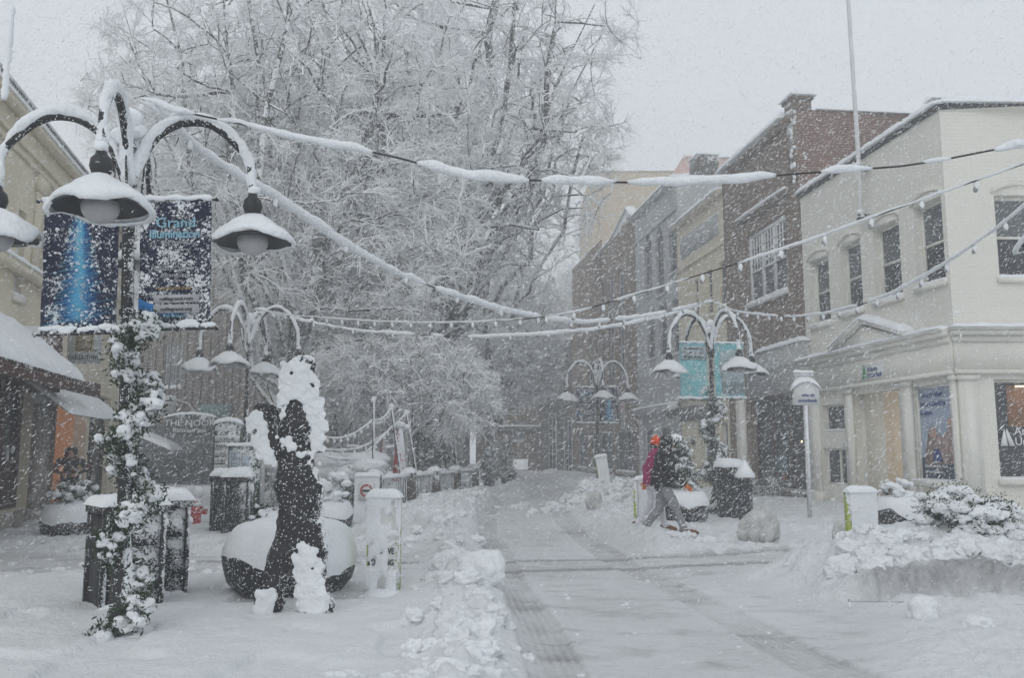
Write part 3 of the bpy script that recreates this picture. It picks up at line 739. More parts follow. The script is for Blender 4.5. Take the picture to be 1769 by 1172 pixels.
for w_ in (w5, w6):
    for q in [w_] + [x for x in COL.objects if x.parent == w_]: into_bank(q)
# lamplit look painted as a warm-coloured panel in the upper front window
m = MB(); m.box(g5[0] + .35, g5[1] - .1, .165, .17, (g5[2] + g5[3]) / 2 + .05, g5[3] - .12); into_bank(m.build('painted_lit_interior', M('warm_interior', (.30, .15, .08), .6, .3, 2, snow=(.10, 0, 0, 22)), bank))
m = MB(); m.box(g5[0] + .55, g5[0] + .95, .155, .163, g5[3] - .15, g5[3] - .12); into_bank(m.build('ceiling_lamp', LAMPGLOW, bank))
# entrance with tan curtain walls, their weak glow imitating a lit interior
m = MB(); a, b, c, d = g3
m.box(a, a + (b - a) * .42, .34, .38, c, d); m.build('entrance_screen', M('glowing_pale_curtain', (.46, .43, .37), .9, .05, 2, stripes=(30, .05), emis=((.5, .48, .42), .22)), bank)  # this curtain also glows a little, as if lit from indoors
m = MB(); m.box(a + (b - a) * .42, b, .36, .40, c, d); m.build('entrance_curtain', TANBLIND, bank)
m = MB(); m.box(b - .35, b - .02, .30, .34, c, d - .1); m.build('entrance_door', GLASS, bank)
m = MB(); m.box(a, b, .24, .9, d, d + .05); m.box(a - .03, a, .24, .9, c, d); m.box(b, b + .03, .24, .9, c, d); m.build('entrance_recess', TRIMW, bank)
# small cards by the cash machine
m = MB(); q = FB.rect(1459, 1466, 762, 778); m.box(q[0], q[1], -.02, -.001, q[2], q[3]); m.build('notice_card', WHITEP, bank)
# poster in the shop window
a, b, c, d = g4; y_ = .14
m = MB(); hh = d - c; ww = b - a
m.quad((a + .05, y_ - .004, c + .04), (b - .05, y_ - .004, c + .04), (b - .05, y_ - .004, c + hh * .30), (a + .05, y_ - .004, c + hh * .24)); po = m.build('window_poster', PHOTOD, bank)
m = MB()
m.prism([(a + ww * .12, c + hh * .16), (a + ww * .9, c + hh * .18), (a + ww * .93, c + hh * .55), (a + ww * .80, c + hh * .66), (a + ww * .72, c + hh * .50), (a + ww * .52, c + hh * .46), (a + ww * .38, c + hh * .58), (a + ww * .25, c + hh * .52), (a + ww * .15, c + hh * .30)], y_ - .012, y_ - .006); m.build('poster_figures', PHOTOP, po)
m = MB()
for q, r_ in (((.36, .50), .10), ((.84, .60), .10)): m.blob((a + ww * q[0], y_ - .010, c + hh * q[1]), (ww * r_, .004, hh * r_ * .55), 2, .1)
m.build('poster_faces', M('poster_skin', (.45, .30, .24), .7, .3, 6), po, 180)
m = MB(); m.prism([(a + ww * .32, c + hh * .20), (a + ww * .58, c + hh * .20), (a + ww * .50, c + hh * .33), (a + ww * .38, c + hh * .33)], y_ - .020, y_ - .014); m.build('poster_blue_sleeve', BLUEINK, po)
for i, t in enumerate(('Must be that', 'Free Checking', 'feeling.')): text_obj('poster_text', t, hh * .075, BLUEINK, po, TM(a + ww * .07, y_ - .018, d - hh * (.12 + .095 * i)), 'LEFT', sx=ww / (hh * .64), font_off=.003)
for i, t in enumerate(('No monthly fees', 'or minimums.')): text_obj('poster_text', t, hh * .045, WHITEINK, po, TM(a + ww * .12, y_ - .03, c + hh * (.14 - .06 * i)), 'LEFT', sx=ww / (hh * .52))
o = text_obj('window_lettering', 'Atlantic', .24, WHITEINK, bank, TM(g5[0] + .42, .10, (g5[2] + g5[3]) / 2 - .12), 'LEFT'); into_bank(o)
o = text_obj('window_lettering', 'Union Bank', .24, WHITEINK, bank, TM(g5[0] + .42, .10, (g5[2] + g5[3]) / 2 - .34), 'LEFT'); into_bank(o)
def pine_logo(x, z, s, y):
    m = MB(); m.prism([(x, z), (x + .42 * s, z), (x + .27 * s, z + .95 * s)], y - .006, y); m.prism([(x + .50 * s, z), (x + .80 * s, z), (x + .40 * s, z + .95 * s), (x + .33 * s, z + .75 * s)], y - .006, y); return m
into_bank(pine_logo(g5[0] + .10, (g5[2] + g5[3]) / 2 - .36, .40, .10).build('window_logo', WHITEINK, bank))
# bank name plate: a sign of its own
a, b, c, d = FB.rect(1491, 1527, 629, 655, .1)
bs = thing('bank_sign', 'small white name plate with green tree mark above the bank entrance', 'sign', P, FB.rz)
m = MB(); m.box(a, b, -.14, -.10, c, d); m.build('board', WHITEP, bs)
hh = d - c
m = MB(); 
for i in range(3): m.prism([(a + .04 + .03 * i, c + .05 + hh * .25 * i), (a + .26 - .03 * i, c + .05 + hh * .25 * i), (a + .15, c + .05 + hh * (.25 * i + .38))], -.15, -.141)
m.build('tree_mark', GREENINK, bs)
text_obj('lettering', 'Atlantic', hh * .42, BLUEINK, bs, TM(a + .30, -.145, c + hh * .52), 'LEFT', sx=(b - a) / (hh * 2.6), font_off=.003); text_obj('lettering', 'Union Bank', hh * .42, BLUEINK, bs, TM(a + .30, -.145, c + hh * .12), 'LEFT', sx=(b - a) / (hh * 2.9), font_off=.003)
# wall camera
# flagpole on the bank wall
fp = thing('flagpole', 'tall white flagpole bracketed to the upper wall of the white bank', 'flagpole', P, FB.rz)
sA, zA = FB.px(1487, 375, .25); sB, zB = FB.px(1484, 290, .25); sC, zC = FB.px(1466, 0, .25); top = (sA + (sC - sA) * 1.25, zA + (zC - zA) * 1.25)
m = MB(); m.tube([(sA, -.25, zA), (sB, -.25, zB), (sC, -.26, zC), (top[0], -.28, top[1])], [.055, .055, .05, .04], 12); m.build('pole', M('pole_white', (.62, .63, .63), .5, .05, 3, (.1, .35, .3, 12)), fp, 60)
m = MB(); m.box(sB - .10, sB + .10, -.34, -.0, zB - .05, zB + .05); m.lathe([(.0, -.10), (.10, -.04), (.12, .03), (.075, .09), (.06, .2)], (sA, -.25, zA - .05), 14); m.box(sA - .03, sA + .03, -.2, 0, zA - .02, zA + .08); m.build('bracket', SLATE, fp, 50)
m = MB(); m.blob((sA, -.27, zA + .13), (.10, .10, .07), 2, .2); m.build('bracket_snow', SNOW, fp, 180); m = MB(); m.blob((sB, -.28, zB + .08), (.12, .12, .06), 2, .2); m.build('bracket_snow', SNOW, fp, 180)

# brown brick gabled-parapet building
def hb(F): return [F.rect(1294, 1362, 385, 515), (F.px(1300, 780)[0], F.px(1396, 780)[0] - .15, .35, F.px(1340, 684)[1] - .05)]
F, W, H, bb, hs = row_fac(1262, 1399, 'brown_brick_building', 'tall brown brick building with red brick side wall, stepped parapet and large white sash window', BROWNBRICK, (1399, 166), D=16, holes=hb)
H1 = H
w = window(bb, hs[0], rev=.12, frame=WHITEFRAME, fw=.16, cols=3, rows=1, muntin=.2, sill=.14, snow=.09, glass=GLASS)
a, b, c, d = hs[0]; m = MB()
for i in range(3):
    x0 = a + .16 + (b - a - .32) * i / 3; x1 = a + .16 + (b - a - .32) * (i + 1) / 3
    for j in range(1, 4): xx = x0 + (x1 - x0) * j / 4; m.box(xx - .015, xx + .015, .07, .11, c + (d - c) * .45, d - .16)
    for j in range(1, 4): zz = c + (d - c) * (.45 + .45 * j / 4); m.box(x0, x1, .072, .112, zz - .015, zz + .015)
    m.box(x0, x1, .06, .12, c + (d - c) * .44, c + (d - c) * .44 + .07)
m.build('glazing_bars', WHITEFRAME, w)
a, b, c, d = hs[1]; m = MB(); m.quad((a, .24, c), (b, .24, c), (b, .24, d), (a, .24, d)); m.build('shop_window', GLASS, bb)
m = MB()
for t in (0, .33, .66, 1): m.box(a + (b - a) * t - .03, a + (b - a) * t + .03, .17, .23, c, d)
m.build('shop_window_frame', BROWNP, bb)
m = MB(); m.box(a + 1.2, a + 2.2, .20, .225, c + .5, c + 1.0); m.build('window_display', M('teal_display', (.10, .16, .18), .7, .5, 6), bb)
m = MB(); m.box(a + 1.9, a + 2.2, .19, .222, c + .25, c + .40); m.build('window_display', M('red_display', (.30, .09, .06), .7, .5, 6), bb)
m = MB(); m.blob((b - .55, .15, c + 1.45), .03, 1, 0); m.build('window_light', LAMPGLOW, bb, 180)
m = MB(); m.box(a, b, -.15, .16, -.05, c - .02); m.build('stall_riser', DARKBRICK, bb)
# snowy ledge, cornice coping, parapet piers
sl0, zl0 = F.px(1276, 385); sl1, zl1 = F.px(1363, 326); zz = (zl0 + zl1) / 2
m = MB(); m.box(sl0, sl1, -.16, .003, zz - .14, zz); m.build('ledge', BROWNBRICK, bb)
m = MB(); m.slab(sl0, sl1, -.2, .0, zz, .17, nz=.35); m.build('ledge_snow', SNOW, bb, 180)
m = MB(); m.box(W - .55, W + .06, -.09, .5, H - .02, H + .30); m.box(W - .62, W + .12, -.15, .56, H + .30, H + .42); m.box(W - .5, W + .03, -.07, .01, H - 2.2, H - .02); m.build('parapet_pier', BROWNBRICK, bb); m = MB()
m.box(W - .05, W + .1, 4.6, 5.6, H - .3, H + .35); m.box(W - .12, W + .16, 4.5, 5.7, H + .35, H + .5); m.build('parapet_pier', BROWNBRICK, bb)
m = MB(); m.quad((W + .012, .02, -.1), (W + .012, 15.9, -.1), (W + .012, 15.9, H - .02), (W + .012, .02, H - .02)); m.build('side_wall', REDBRICK, bb)
m = MB(); m.box(-.05, W, -.12, .02, H - .35, H + .02); m.build('cornice', BROWNBRICK, bb)
m = MB(); m.slab(-.1, W - .6, -.26, .6, H - .03, .36, nz=.35, nx=50); m.slab(W - .7, W + .2, -.22, .65, H + .42, .18, nz=.3); m.slab(W - .25, W + .25, 4.4, 5.8, H + .5, .17, nz=.3)
m.slab(W - .4, W + .12, .65, 4.4, H, .12, nz=.4, ny=40, nx=8); m.slab(W - .4, W + .12, 5.8, 15.9, H, .12, nz=.4, ny=50, nx=8)
for i in range(14): m.blob((W + .03 - .25 * random.random(), -.09, H - .1 - random.random() * 2.2), (.06, .05, .05 + .05 * random.random()), 1, .3)
m.build('parapet_snow', SNOW, bb, 180)
FBB, WBB = F, W
# bookshop fascia sign
q0 = F.px(1292, 690, .25); q1 = F.px(1389, 672, .25); z0_ = (q0[1] + q1[1]) / 2; z1_ = (F.px(1292, 612, .25)[1] + F.px(1388, 590, .25)[1]) / 2
sg = thing('bookshop_sign', 'long pale grey fascia sign with bookshop lettering under a thick snow ledge', 'sign', F.P, F.rz)
m = MB(); m.box(q0[0], q1[0], -.25, -.004, z0_, z1_); m.build('board', SIGNGREY, sg)
m = MB(); m.slab(q0[0] + .8, q1[0] + .05, -.3, .0, z1_, .2, nz=.35); m.build('board_snow', SNOW, sg, 180)
ww = q1[0] - q0[0]
text_obj('lettering', 'NEW DOMINION BOOKSHOP', .27, GREYINK, sg, TM((q0[0] + q1[0]) / 2 + .1, -.256, z0_ + (z1_ - z0_) * .46), sx=ww / 4.9, font_off=.002); text_obj('lettering', 'EST. 1924', .15, GREYINK, sg, TM((q0[0] + q1[0]) / 2 + .1, -.256, z0_ + (z1_ - z0_) * .26), sx=1.2)
# downpipe / white column between the shops
m = MB(); a = F.px(1279, 780)[0]; b = F.px(1292, 780)[0]; m.box(a, b, -.12, .0, .0, z0_); m.build('corner_column', TRIMW, bb)

# cream building
def hc(F): return [F.rect(1199, 1208, 482, 560), F.rect(1221, 1232, 466, 545), F.rect(1243, 1255, 450, 528), (F.px(1212, 780)[0], F.px(1232, 780)[0], .3, 2.5), (F.px(1246, 780)[0], F.px(1258, 780)[0], .12, 2.6)]
F, W, H, cb, hs = row_fac(1178, 1262, 'cream_stucco_building', 'cream stucco three-bay building with a grey recessed frieze between brown brick and grey stone fronts', CREAM, (1258, 320), D=10, holes=hc)
for h in hs[:3]: window(cb, h, rev=.14, frame=CREAM, fw=.05, cols=1, rows=2, sill=.06, snow=.04, glass=GLASSF)
for h in hs[3:]: window(cb, h, rev=.2, frame=WHITEFRAME, fw=.08, cols=1, rows=1, snow=0, glass=GLASSF)
m = MB(); m.box(.5, W - .5, -.02, .001, H - 1.6, H - .7); m.build('frieze_panel', GREYSTONE, cb)
m = MB(); m.box(-.1, W - .003, -.22, .002, H - .16, H + .04); m.build('cornice', CREAM, cb); m = MB(); m.box(-.05, W - .004, -.08, .003, H - 2.1, H - 2.0); m.build('string_course', CREAM, cb); m = MB(); m.box(-.05, W - .004, -.12, .003, 3.6, 3.8); m.build('shop_cornice', CREAM, cb)
m = MB(); m.slab(-.15, W - .02, -.32, 1.5, H + .0, .26, nz=.4, nx=60, ny=8); m.build('cornice_snow', SNOW, cb, 180); m = MB(); m.slab(-.1, W, -.15, .0, 3.8, .12, nz=.4); m.build('shop_cornice_snow', SNOW, cb, 180)
m = MB(); m.box(.4, W - .6, -.18, -.003, 2.75, 3.35); m.build('fascia_board', GREYWALL, cb)
m = MB(); m.lathe([(0, -.012), (.28, -.012), (.28, .012), (0, .012)], (0, 0, 0), 18); o = m.build('hanging_oval', SLATE, cb); 
o.data.transform(Matrix.Translation((1.6, -.05, 1.9)) @ Matrix.Rotation(R(90), 4, 'X') @ Matrix.Diagonal((1, .55, 1, 1)))
m = MB(); m.lathe([(0, -.012), (.34, -.012), (.34, .012), (0, .012)], (0, 0, 0), 18); o = m.build('blade_sign', SLATE, cb); o.data.transform(Matrix.Translation((.4, -.5, 3.2)) @ Matrix.Rotation(R(90), 4, 'Y'))
# grey stone building with tall arched windows
def hg(F): return [F.rect(1114, 1127, 425, 512), F.rect(1134, 1148, 412, 510), F.rect(1157, 1171, 400, 470), F.rect(1119, 1132, 535, 620), F.rect(1140, 1153, 525, 615), F.rect(1163, 1175, 515, 610), (1.0, 2.6, .4, 2.6), (3.6, 5.4, .15, 2.6)]
F, W, H, gb, hs = row_fac(1104, 1178, 'grey_stone_building', 'grey stone building with six tall dark arched windows under a plain high parapet', GREYSTONE, (1176, 297), D=10, holes=hg)
for i, h in enumerate(hs):
    window(gb, h, rev=.14, frame=GREYSTONE if i < 6 else WHITEFRAME, fw=.05, cols=1, rows=3 if i < 6 else 1, mid=False, sill=.05, snow=.03, glass=GLASSF)
    if i < 3:
        m = MB(); n = 10; a, b, c, d = h; P_ = [(a + (b - a) * t / n, d + (b - a) * .5 * math.sin(math.pi * t / n)) for t in range(n + 1)]
        m.prism([(x, z) for x, z in P_], -.006, -.001); m.build('arch_pane', GLASSF, gb)
m = MB(); m.box(-.05, W - .003, -.18, .002, H - .2, H + .05); m.build('cornice', GREYSTONE, gb); m = MB(); m.box(-.02, W - .003, -.08, .003, H - 1.5, H - 1.4); m.build('string_course', GREYSTONE, gb); m = MB(); m.box(.0, W - .003, -.35, .003, 3.3, 3.55); m.build('shop_cornice', GREYSTONE, gb)
m = MB(); m.slab(-.1, W + .0, -.28, 1.5, H + .02, .24, nz=.4, nx=60, ny=8); m.build('cornice_snow', SNOW, gb, 180); m = MB(); m.slab(0, W, -.38, .0, 3.55, .12, nz=.4); m.build('shop_cornice_snow', SNOW, gb, 180)
for s_ in (2.2, W - 1.0):
    m = MB(); m.box(s_ - .55, s_ + .55, 1.2, 2.2, H - .2, H + 1.3); c_ = m.build('chimney', DARKBRICK, gb); m = MB(); m.slab(s_ - .6, s_ + .6, 1.15, 2.25, H + 1.3, .18); m.build('chimney_snow', SNOW, c_, 180)
m = MB(); m.box(1.4, 1.9, -1.25, -1.19, 2.55, 3.9); m.box(1.60, 1.64, -1.2, 0, 3.9, 3.94); m.build('hanging_board', SIGNGREY, gb)
m = MB(); m.prism([(1.52, 3.45), (1.78, 3.45), (1.78, 3.62), (1.65, 3.75), (1.52, 3.62)], -1.262, -1.251); m.build('board_mark', REDINK, gb)
# brown brick building with arcaded upper floor
def hf(F):
    L_ = (onrow(1104) - onrow(1030)).length; z = 6.0
    return [(L_ * (.14 + .24 * i), L_ * (.14 + .24 * i) + L_ * .13, 5.2, 8.6) for i in range(3)] + [(L_ * (.14 + .24 * i), L_ * (.14 + .24 * i) + L_ * .13, 9.6, 11.6) for i in range(3)] + [(.8, L_ * .42, .4, 2.6), (L_ * .52, L_ - .8, .4, 2.6)]
F, W, H, fb, hs = row_fac(1030, 1104, 'arcaded_brick_building', 'brown brick building with a gable and grouped round arches beyond the grey stone front', BROWNBRICK, (1102, 372), D=6, holes=hf)
for i, h in enumerate(hs): window(fb, h, rev=.16, frame=GREYSTONE, fw=.07, cols=2, rows=2, sill=.05, snow=.05, glass=GLASSF)
m = MB()
for h in hs[:3]:
    a, b, c, d = h; n = 10; P_ = [(a - .12 + (b - a + .24) * t / n, d + (b - a) * .6 * math.sin(math.pi * t / n)) for t in range(n + 1)]
    m.prism(P_ + [(x, z + .2) for x, z in reversed(P_)], -.08, .002)
m.build('arch_trim', GREYSTONE, fb)
m = MB(); m.prism([(-.0, H), (W, H), (W - 1.6, H + 1.0), (W * .5, H + .2)], -.0, .6); m.build('gable', BROWNBRICK, fb)
m = MB(); m.slab(-.1, W + .05, -.12, 1.5, H + .0, .2, nz=.4, nx=60, ny=8, zf=lambda X, Y: np.interp(X, [0, W * .5, W - 1.6, W], [0, .2, 1.0, 0]) * (Y < .65)); m.build('gable_snow', SNOW, fb, 180)
# last brown building of the row
def hl(F): return [(2 + 3.2 * i, 3.2 + 3.2 * i, z, z + 2.0) for i in range(3) for z in (4.6, 8.2)] + [(1.5, 4.5, .4, 2.7), (6.0, 9.5, .4, 2.7)]
F, W, H, lb, hs = row_fac(991, 1030, 'tall_brown_row_building', 'tall plain brown brick building ending the right-hand row by the tree', BROWNBRICK, (1028, 425), D=5, holes=hl)
for h in hs: window(lb, h, rev=.16, frame=GREYSTONE, fw=.07, cols=1, rows=2, sill=.05, snow=.05, glass=GLASSF)
roof_snow(lb, W, 5, H, .2)
# tan tower and pink building behind the row
def block(name, label, mat, px0, px1, ytop, Y, D, holes=None, yedge=None, glass=GLASSF, snow=.2, frame=WHITEFRAME, slope=None, cat='building'):
    a, b = at(px0, 778, Y), at(px1, 778, Y); F = Fac((a[0], Y), (1, 0)); W = b[0] - a[0]; H = at((px0 + px1) / 2, ytop, Y)[2]
    root = thing(name, label, cat, (a[0], Y, 0)); hs = [F.rect(*h) for h in (holes or [])]
    m = MB(); wall_holes(m, W, H, hs, rev=.15); shell(m, W, H, D); m.build('wall', mat, root)
    for h in hs: window(root, h, rev=.15, frame=frame, fw=.06, cols=2, rows=2, sill=.05, snow=.06, glass=glass)
    if snow: roof_snow(root, W, D, H, snow, over=.12)
    return root, F, W, H
tt, F, W, H = block('tan_brick_tower', 'tall flat-topped tan brick building rising behind the right-hand row', TANBRICK, 1026, 1300, 296, 66, 12)
m = MB(); m.box(-.1, W + .1, -.12, .001, H - 1.0, H - .55); m.build('band_course', TANBRICK, tt)
a = at(1168, 778, 50.5); F = Fac((a[0], 50.5), (1, 0)); H = at(1200, 300, 50.5)[2]; pk = thing('pink_gabled_building', 'pink stucco gabled building showing behind the grey stone front', 'building', (a[0], 50.5, 0)); W = 5.2
zt = at(1180, 268, 50.5)[2]
m = MB(); m.prism([(0, 0), (W, 0), (W, zt - .3), (.9, zt), (0, H - .3)], 0, 6); m.build('wall', PINKSTUC, pk)
m = MB(); m.slab(.8, W, -.1, 6, zt - .15, .12, nz=.3); m.build('roof_snow', SNOW, pk, 180)
m = MB(); m.box(.5, 1.2, -1.5, -.9, H - 2.2, H - .6); c_ = m.build('chimney', DARKBRICK, pk); m = MB(); m.slab(.4, 1.3, -1.6, -.8, H - .6, .2); m.build('chimney_snow', SNOW, c_, 180)
# far end of the street
fe, F, W, H = block('far_brick_building', 'distant hip-roofed brick building closing the street, faint through the snow', BROWNBRICK, 822, 962, 650, 66, 10, [(884, 904, 657, 690), (886, 905, 728, 762)], glass=GLASSP, snow=0)
m = MB(); zr = at(880, 611, 68)[2]; V = [(-.3, -.3, H), (W + .3, -.3, H), (W + .3, 10, H), (-.3, 10, H), (2.2, 3.5, zr), (W, 3.5, zr), (W, 7, zr), (2.2, 7, zr)]
m.add(V, [(0, 1, 5, 4), (1, 2, 6, 5), (2, 3, 7, 6), (3, 0, 4, 7), (4, 5, 6, 7)]); m.build('roof', GREYWALL, fe)
m = MB(); m.slab(2.0, W, 3.0, 7, zr, .3); m.build('roof_snow', SNOW, fe, 180)
m = MB(); q = F.rect(886, 912, 794, 812); m.box(q[0], q[1], -.1, -.002, q[2], q[3]); m.build('lit_shop_window', M('lit_pane', (.6, .6, .6), .5, .05, emis=((.9, .95, 1), .35)), fe)
m = MB(); m.box(.5, W - .5, -.35, -.004, 3.0, 3.3); m.build('canopy', GREYWALL, fe); m = MB(); m.slab(.5, W - .5, -.4, -.0, 3.3, .15); m.build('canopy_snow', SNOW, fe, 180)
fe2, F, W, H = block('dark_row_end_building', 'dark brown building with tall pilasters at the far right bend of the street', DARKBRICK, 936, 1012, 588, 63.5, 2.2, [(948, 958, 640, 680), (972, 982, 640, 680), (948, 962, 720, 850), (975, 990, 720, 850)], snow=.25)
# --- left-hand side
L0 = gp(60, 912); VPL = ray(540, HOR); dL = (VPL[0], VPL[1])
def onleft(px): h = plane_hit(px, 778, L0, (L0[0] + dL[0], L0[1] + dL[1])); return Vector((h[0], h[1], 0))
PL = onleft(-420); QL = onleft(206); FL = Fac(PL, dL); WL = (QL - PL).length
HL = FL.px(60, 226)[1]
tb = thing('tan_shop_building', 'tan rendered building with roof railing, snowy awning and shopfront on the left', 'building', PL, FL.rz)
sA = FL.px(0, 800)[0]; sP0 = FL.px(50, 800)[0]; sP1 = FL.px(72, 800)[0]; sO0 = FL.px(88, 800)[0]; sO1 = FL.px(146, 800)[0]; sE = FL.px(186, 800)[0]
zf = 2.95
upw = [FL.rect(22, 36, 355, 512)]
upw = [(upw[0][0], upw[0][1], upw[0][2], upw[0][3])]
holes = [(sA - 2.6, sP0, .45, zf), (sO0, sO1, .02, zf), (sO1 + .25, sE, .3, zf)] + upw
m = MB(); wall_holes(m, WL, HL, holes, rev=.3); shell(m, WL, HL, 9); m.build('wall', CREAM, tb)
window(tb, upw[0], rev=.15, frame=TRIMW, fw=.05, sill=.08, snow=.05)
m = MB(); a, b, c, d = holes[0]; m.quad((a, .28, c), (b, .28, c), (b, .28, d), (a, .28, d)); sw = m.build('shop_window', GLASS, tb)
m = MB()
for t in (0, .25, .5, .75, 1): m.box(a + (b - a) * t - .04, a + (b - a) * t + .04, .18, .27, c, d)
m.box(a, b, .19, .275, c, c + .09); m.box(a, b, .19, .275, d - .1, d); m.build('shop_window_frame', BROWNP, sw)
m = MB(); m.box(a + (b - a) * .3, b - .1, .22, .265, c + .1, c + .95); m.build('window_display', MAROON, sw)
m = MB(); m.blob((b - .45, .17, 1.55), (.10, .02, .08), 1, .2); m.box(b - .62, b - .53, .2, .25, 1.35, 1.6); m.build('window_card', WHITEP, sw)
m = MB(); m.box(sP0 + .02, sP1, -.14, .006, -.02, zf); m.box(sP0 - .03, sP1 + .05, -.19, .007, -.02, .35); m.box(a, sP0, -.10, .005, -.02, .42); m.build('stone_pier', STONE, tb)
a, b, c, d = holes[1]; m = MB()
m.quad((a - .9, 2.2, c), (b + .4, 2.2, c), (b + .4, 2.2, d + .2), (a - .9, 2.2, d + .2)); m.build('recess_back', ORANGEW, tb)
m = MB(); m.quad((a, .3, c), (a - .9, 2.2, c), (a - .9, 2.2, d), (a, .3, d)); m.quad((b, .3, c), (b + .4, 2.2, c), (b + .4, 2.2, d), (b, .3, d)); m.quad((a - 1, .3, d), (b + .5, .3, d), (b + .5, 2.2, d), (a - 1, 2.2, d)); m.build('recess_walls', ORANGEW, tb)
m = MB(); m.box(a + .05, a + .14, .05, .14, c, d - .3); m.build('door_frame', GREENP, tb)
m = MB(); m.box(a - .14, a - .02, -.06, .008, .0, zf); m.build('brick_pier', BROWNBRICK, tb)
a, b, c, d = holes[2]; m = MB(); m.quad((a, .2, c), (b, .2, c), (b, .2, d), (a, .2, d)); sw2 = m.build('side_window', GLASSF, tb)
m = MB()
for t in (0, .5, 1): m.box(a + (b - a) * t - .03, a + (b - a) * t + .03, .12, .19, c, d)
m.build('side_window_frame', BROWNP, sw2)
# wall mouldings, cornice, railing
m = MB()
for z, t, o_ in ((HL - .12, .12, .20), (HL - .55, .05, .07), (HL - .75, .05, .07), (HL - 2.0, .06, .05), (4.75, .16, .22)): m.box(-.02, WL + .05, -o_, .003, z, z + t)
for s_ in (FL.px(64, 400)[0], FL.px(198, 450)[0] - .0): m.box(s_ - .28, s_ + .28, -.06, .004, 4.95, HL - .76); m.box(s_ - .33, s_ + .33, -.10, .005, HL - 1.1, HL - .8)
m.build('wall_moulding', CREAM, tb)
m = MB(); m.slab(.0, WL, -.24, .3, HL, .13, nz=.35, nx=120, ny=6); m.slab(0, WL, -.26, .0, 4.91, .15, nz=.35, nx=120, ny=6); m.build('cornice_snow', SNOW, tb, 180)
HR = FL.px(12, 108)[1]; m = MB(); s_ = 0.0
while s_ < WL: m.box(s_ - .012, s_ + .012, .15, .175, HL, HR - .04); s_ += .115
m.box(0, WL, .13, .19, HR - .05, HR); m.box(0, WL, .14, .18, HL + .12, HL + .16); s_ = 0
while s_ < WL: m.box(s_ - .03, s_ + .03, .13, .19, HL, HR); s_ += 2.0
rl_ = m.build('roof_railing', M('railing_grey', (.10, .10, .105), .5, .1, 5, (.22, .3, .5, 14)), tb); m = MB(); m.slab(0, WL, .11, .21, HR, .06, nx=120, ny=4); m.build('railing_snow', SNOW, rl_, 180)
# awning (sloping roof over the pavement) laden with snow
zw, ze, pr = FL.px(50, 556)[1], 3.0, 1.25
s_end = FL.px(141, 654, pr)[0]; ze = FL.px(141, 655, pr)[1]; zw = ze + 1.0
m = MB(); n0 = 0.0
m.add([(n0, -.02, zw), (s_end, -.02, zw), (s_end, -pr, ze), (n0, -pr, ze), (n0, -.02, zw - .06), (s_end, -.02, zw - .06), (s_end, -pr, ze - .06), (n0, -pr, ze - .06)], [(0, 3, 2, 1), (4, 5, 6, 7), (0, 1, 5, 4), (2, 3, 7, 6), (1, 2, 6, 5), (3, 0, 4, 7)])
m.box(n0, s_end + 1.4, -pr - .02, -pr + .06, ze - .26, ze - .0); m.prism([(s_end - .05, ze - .26), (s_end, ze - .26), (s_end, zw - .05), (s_end - .05, zw - .05)], -.9, -.0)
i = 0
while i * .16 < s_end + 1.4: m.blob((i * .16, -pr - .03, ze - .13), .018, 1, 0); i += 1
aw = m.build('awning', BROWNP, tb)
m = MB(); m.slab(n0, s_end + .05, -pr - .06, -.01, 0, .17, nx=150, ny=26, nz=.3, zf=lambda X, Y: ze + (Y + pr) / pr * (zw - ze)); m.build('awning_snow', SNOW, aw, 180)
# fabric awning over the restaurant door
s2, s3 = FL.px(103, 665, .95)[0], FL.px(200, 690, .95)[0]; s3 = max(s3, s2 + 2.2)
z2 = FL.px(130, 672, .0)[1] + .10; m = MB(); zt2, zb2 = z2, z2 - .85
m.add([(s2, -.02, zt2), (s3, -.02, zt2), (s3, -1.15, zb2), (s2, -1.15, zb2), (s2, -.02, zt2 - .03), (s3, -.02, zt2 - .03), (s3, -1.15, zb2 - .03), (s2, -1.15, zb2 - .03)], [(0, 3, 2, 1), (4, 5, 6, 7), (2, 3, 7, 6), (1, 2, 6, 5), (3, 0, 4, 7)])
aw2 = m.build('door_awning', GREYWALL, tb); m = MB(); m.slab(s2, s3, -1.18, -.02, 0, .12, nx=40, ny=20, zf=lambda X, Y: zb2 + (Y + 1.15) / 1.13 * (zt2 - zb2)); m.build('awning_snow', SNOW, aw2, 180)
sL, zL = FL.px(115, 690, .7)[0], FL.px(115, 692, .7)[1]
m = MB(); m.tube([(sL - .3, -.02, zL + .35), (sL - .25, -.4, zL + .4), (sL, -.7, zL + .12)], .015, 6); m.lathe([(.02, .12), (.06, .07), (.12, .0)], (sL, -.7, zL), 12); wl = m.build('wall_lamp', IRON, tb, 40); m = MB(); m.blob((sL, -.7, zL + .01), .045, 1, 0); m.build('lamp_bulb', LAMPGLOW, wl, 180)
# hanging shop sign with a line-drawn face
q = FL.px(146, 600, .9); hs_p = Vector((FL.P[0] + FL.d[0] * q[0] - FL.inn[0] * .9, FL.P[1] + FL.d[1] * q[0] - FL.inn[1] * .9, 0))
w_ = at(175, 600, hs_p[1])[0] - at(117, 600, hs_p[1])[0]; zt = at(146, 568, hs_p[1])[2]; zb = at(146, 629, hs_p[1])[2]
hs_ = thing('hanging_shop_sign', 'grey square hanging sign with a line-drawn face below the blue banner', 'sign', hs_p)
m = MB(); m.box(-w_ / 2, w_ / 2, -.02, .02, zb, zt); m.build('board', SIGNGREY, hs_)
m = MB(); m.tube([(-1.4, .03, zt + .08), (w_ / 2 + .1, .03, zt + .08)], .015, 6); m.tube([(-w_ * .3, 0, zt), (-w_ * .3, .03, zt + .08)], .008, 5); m.tube([(w_ * .3, 0, zt), (w_ * .3, .03, zt + .08)], .008, 5); m.build('bracket', IRON, hs_)
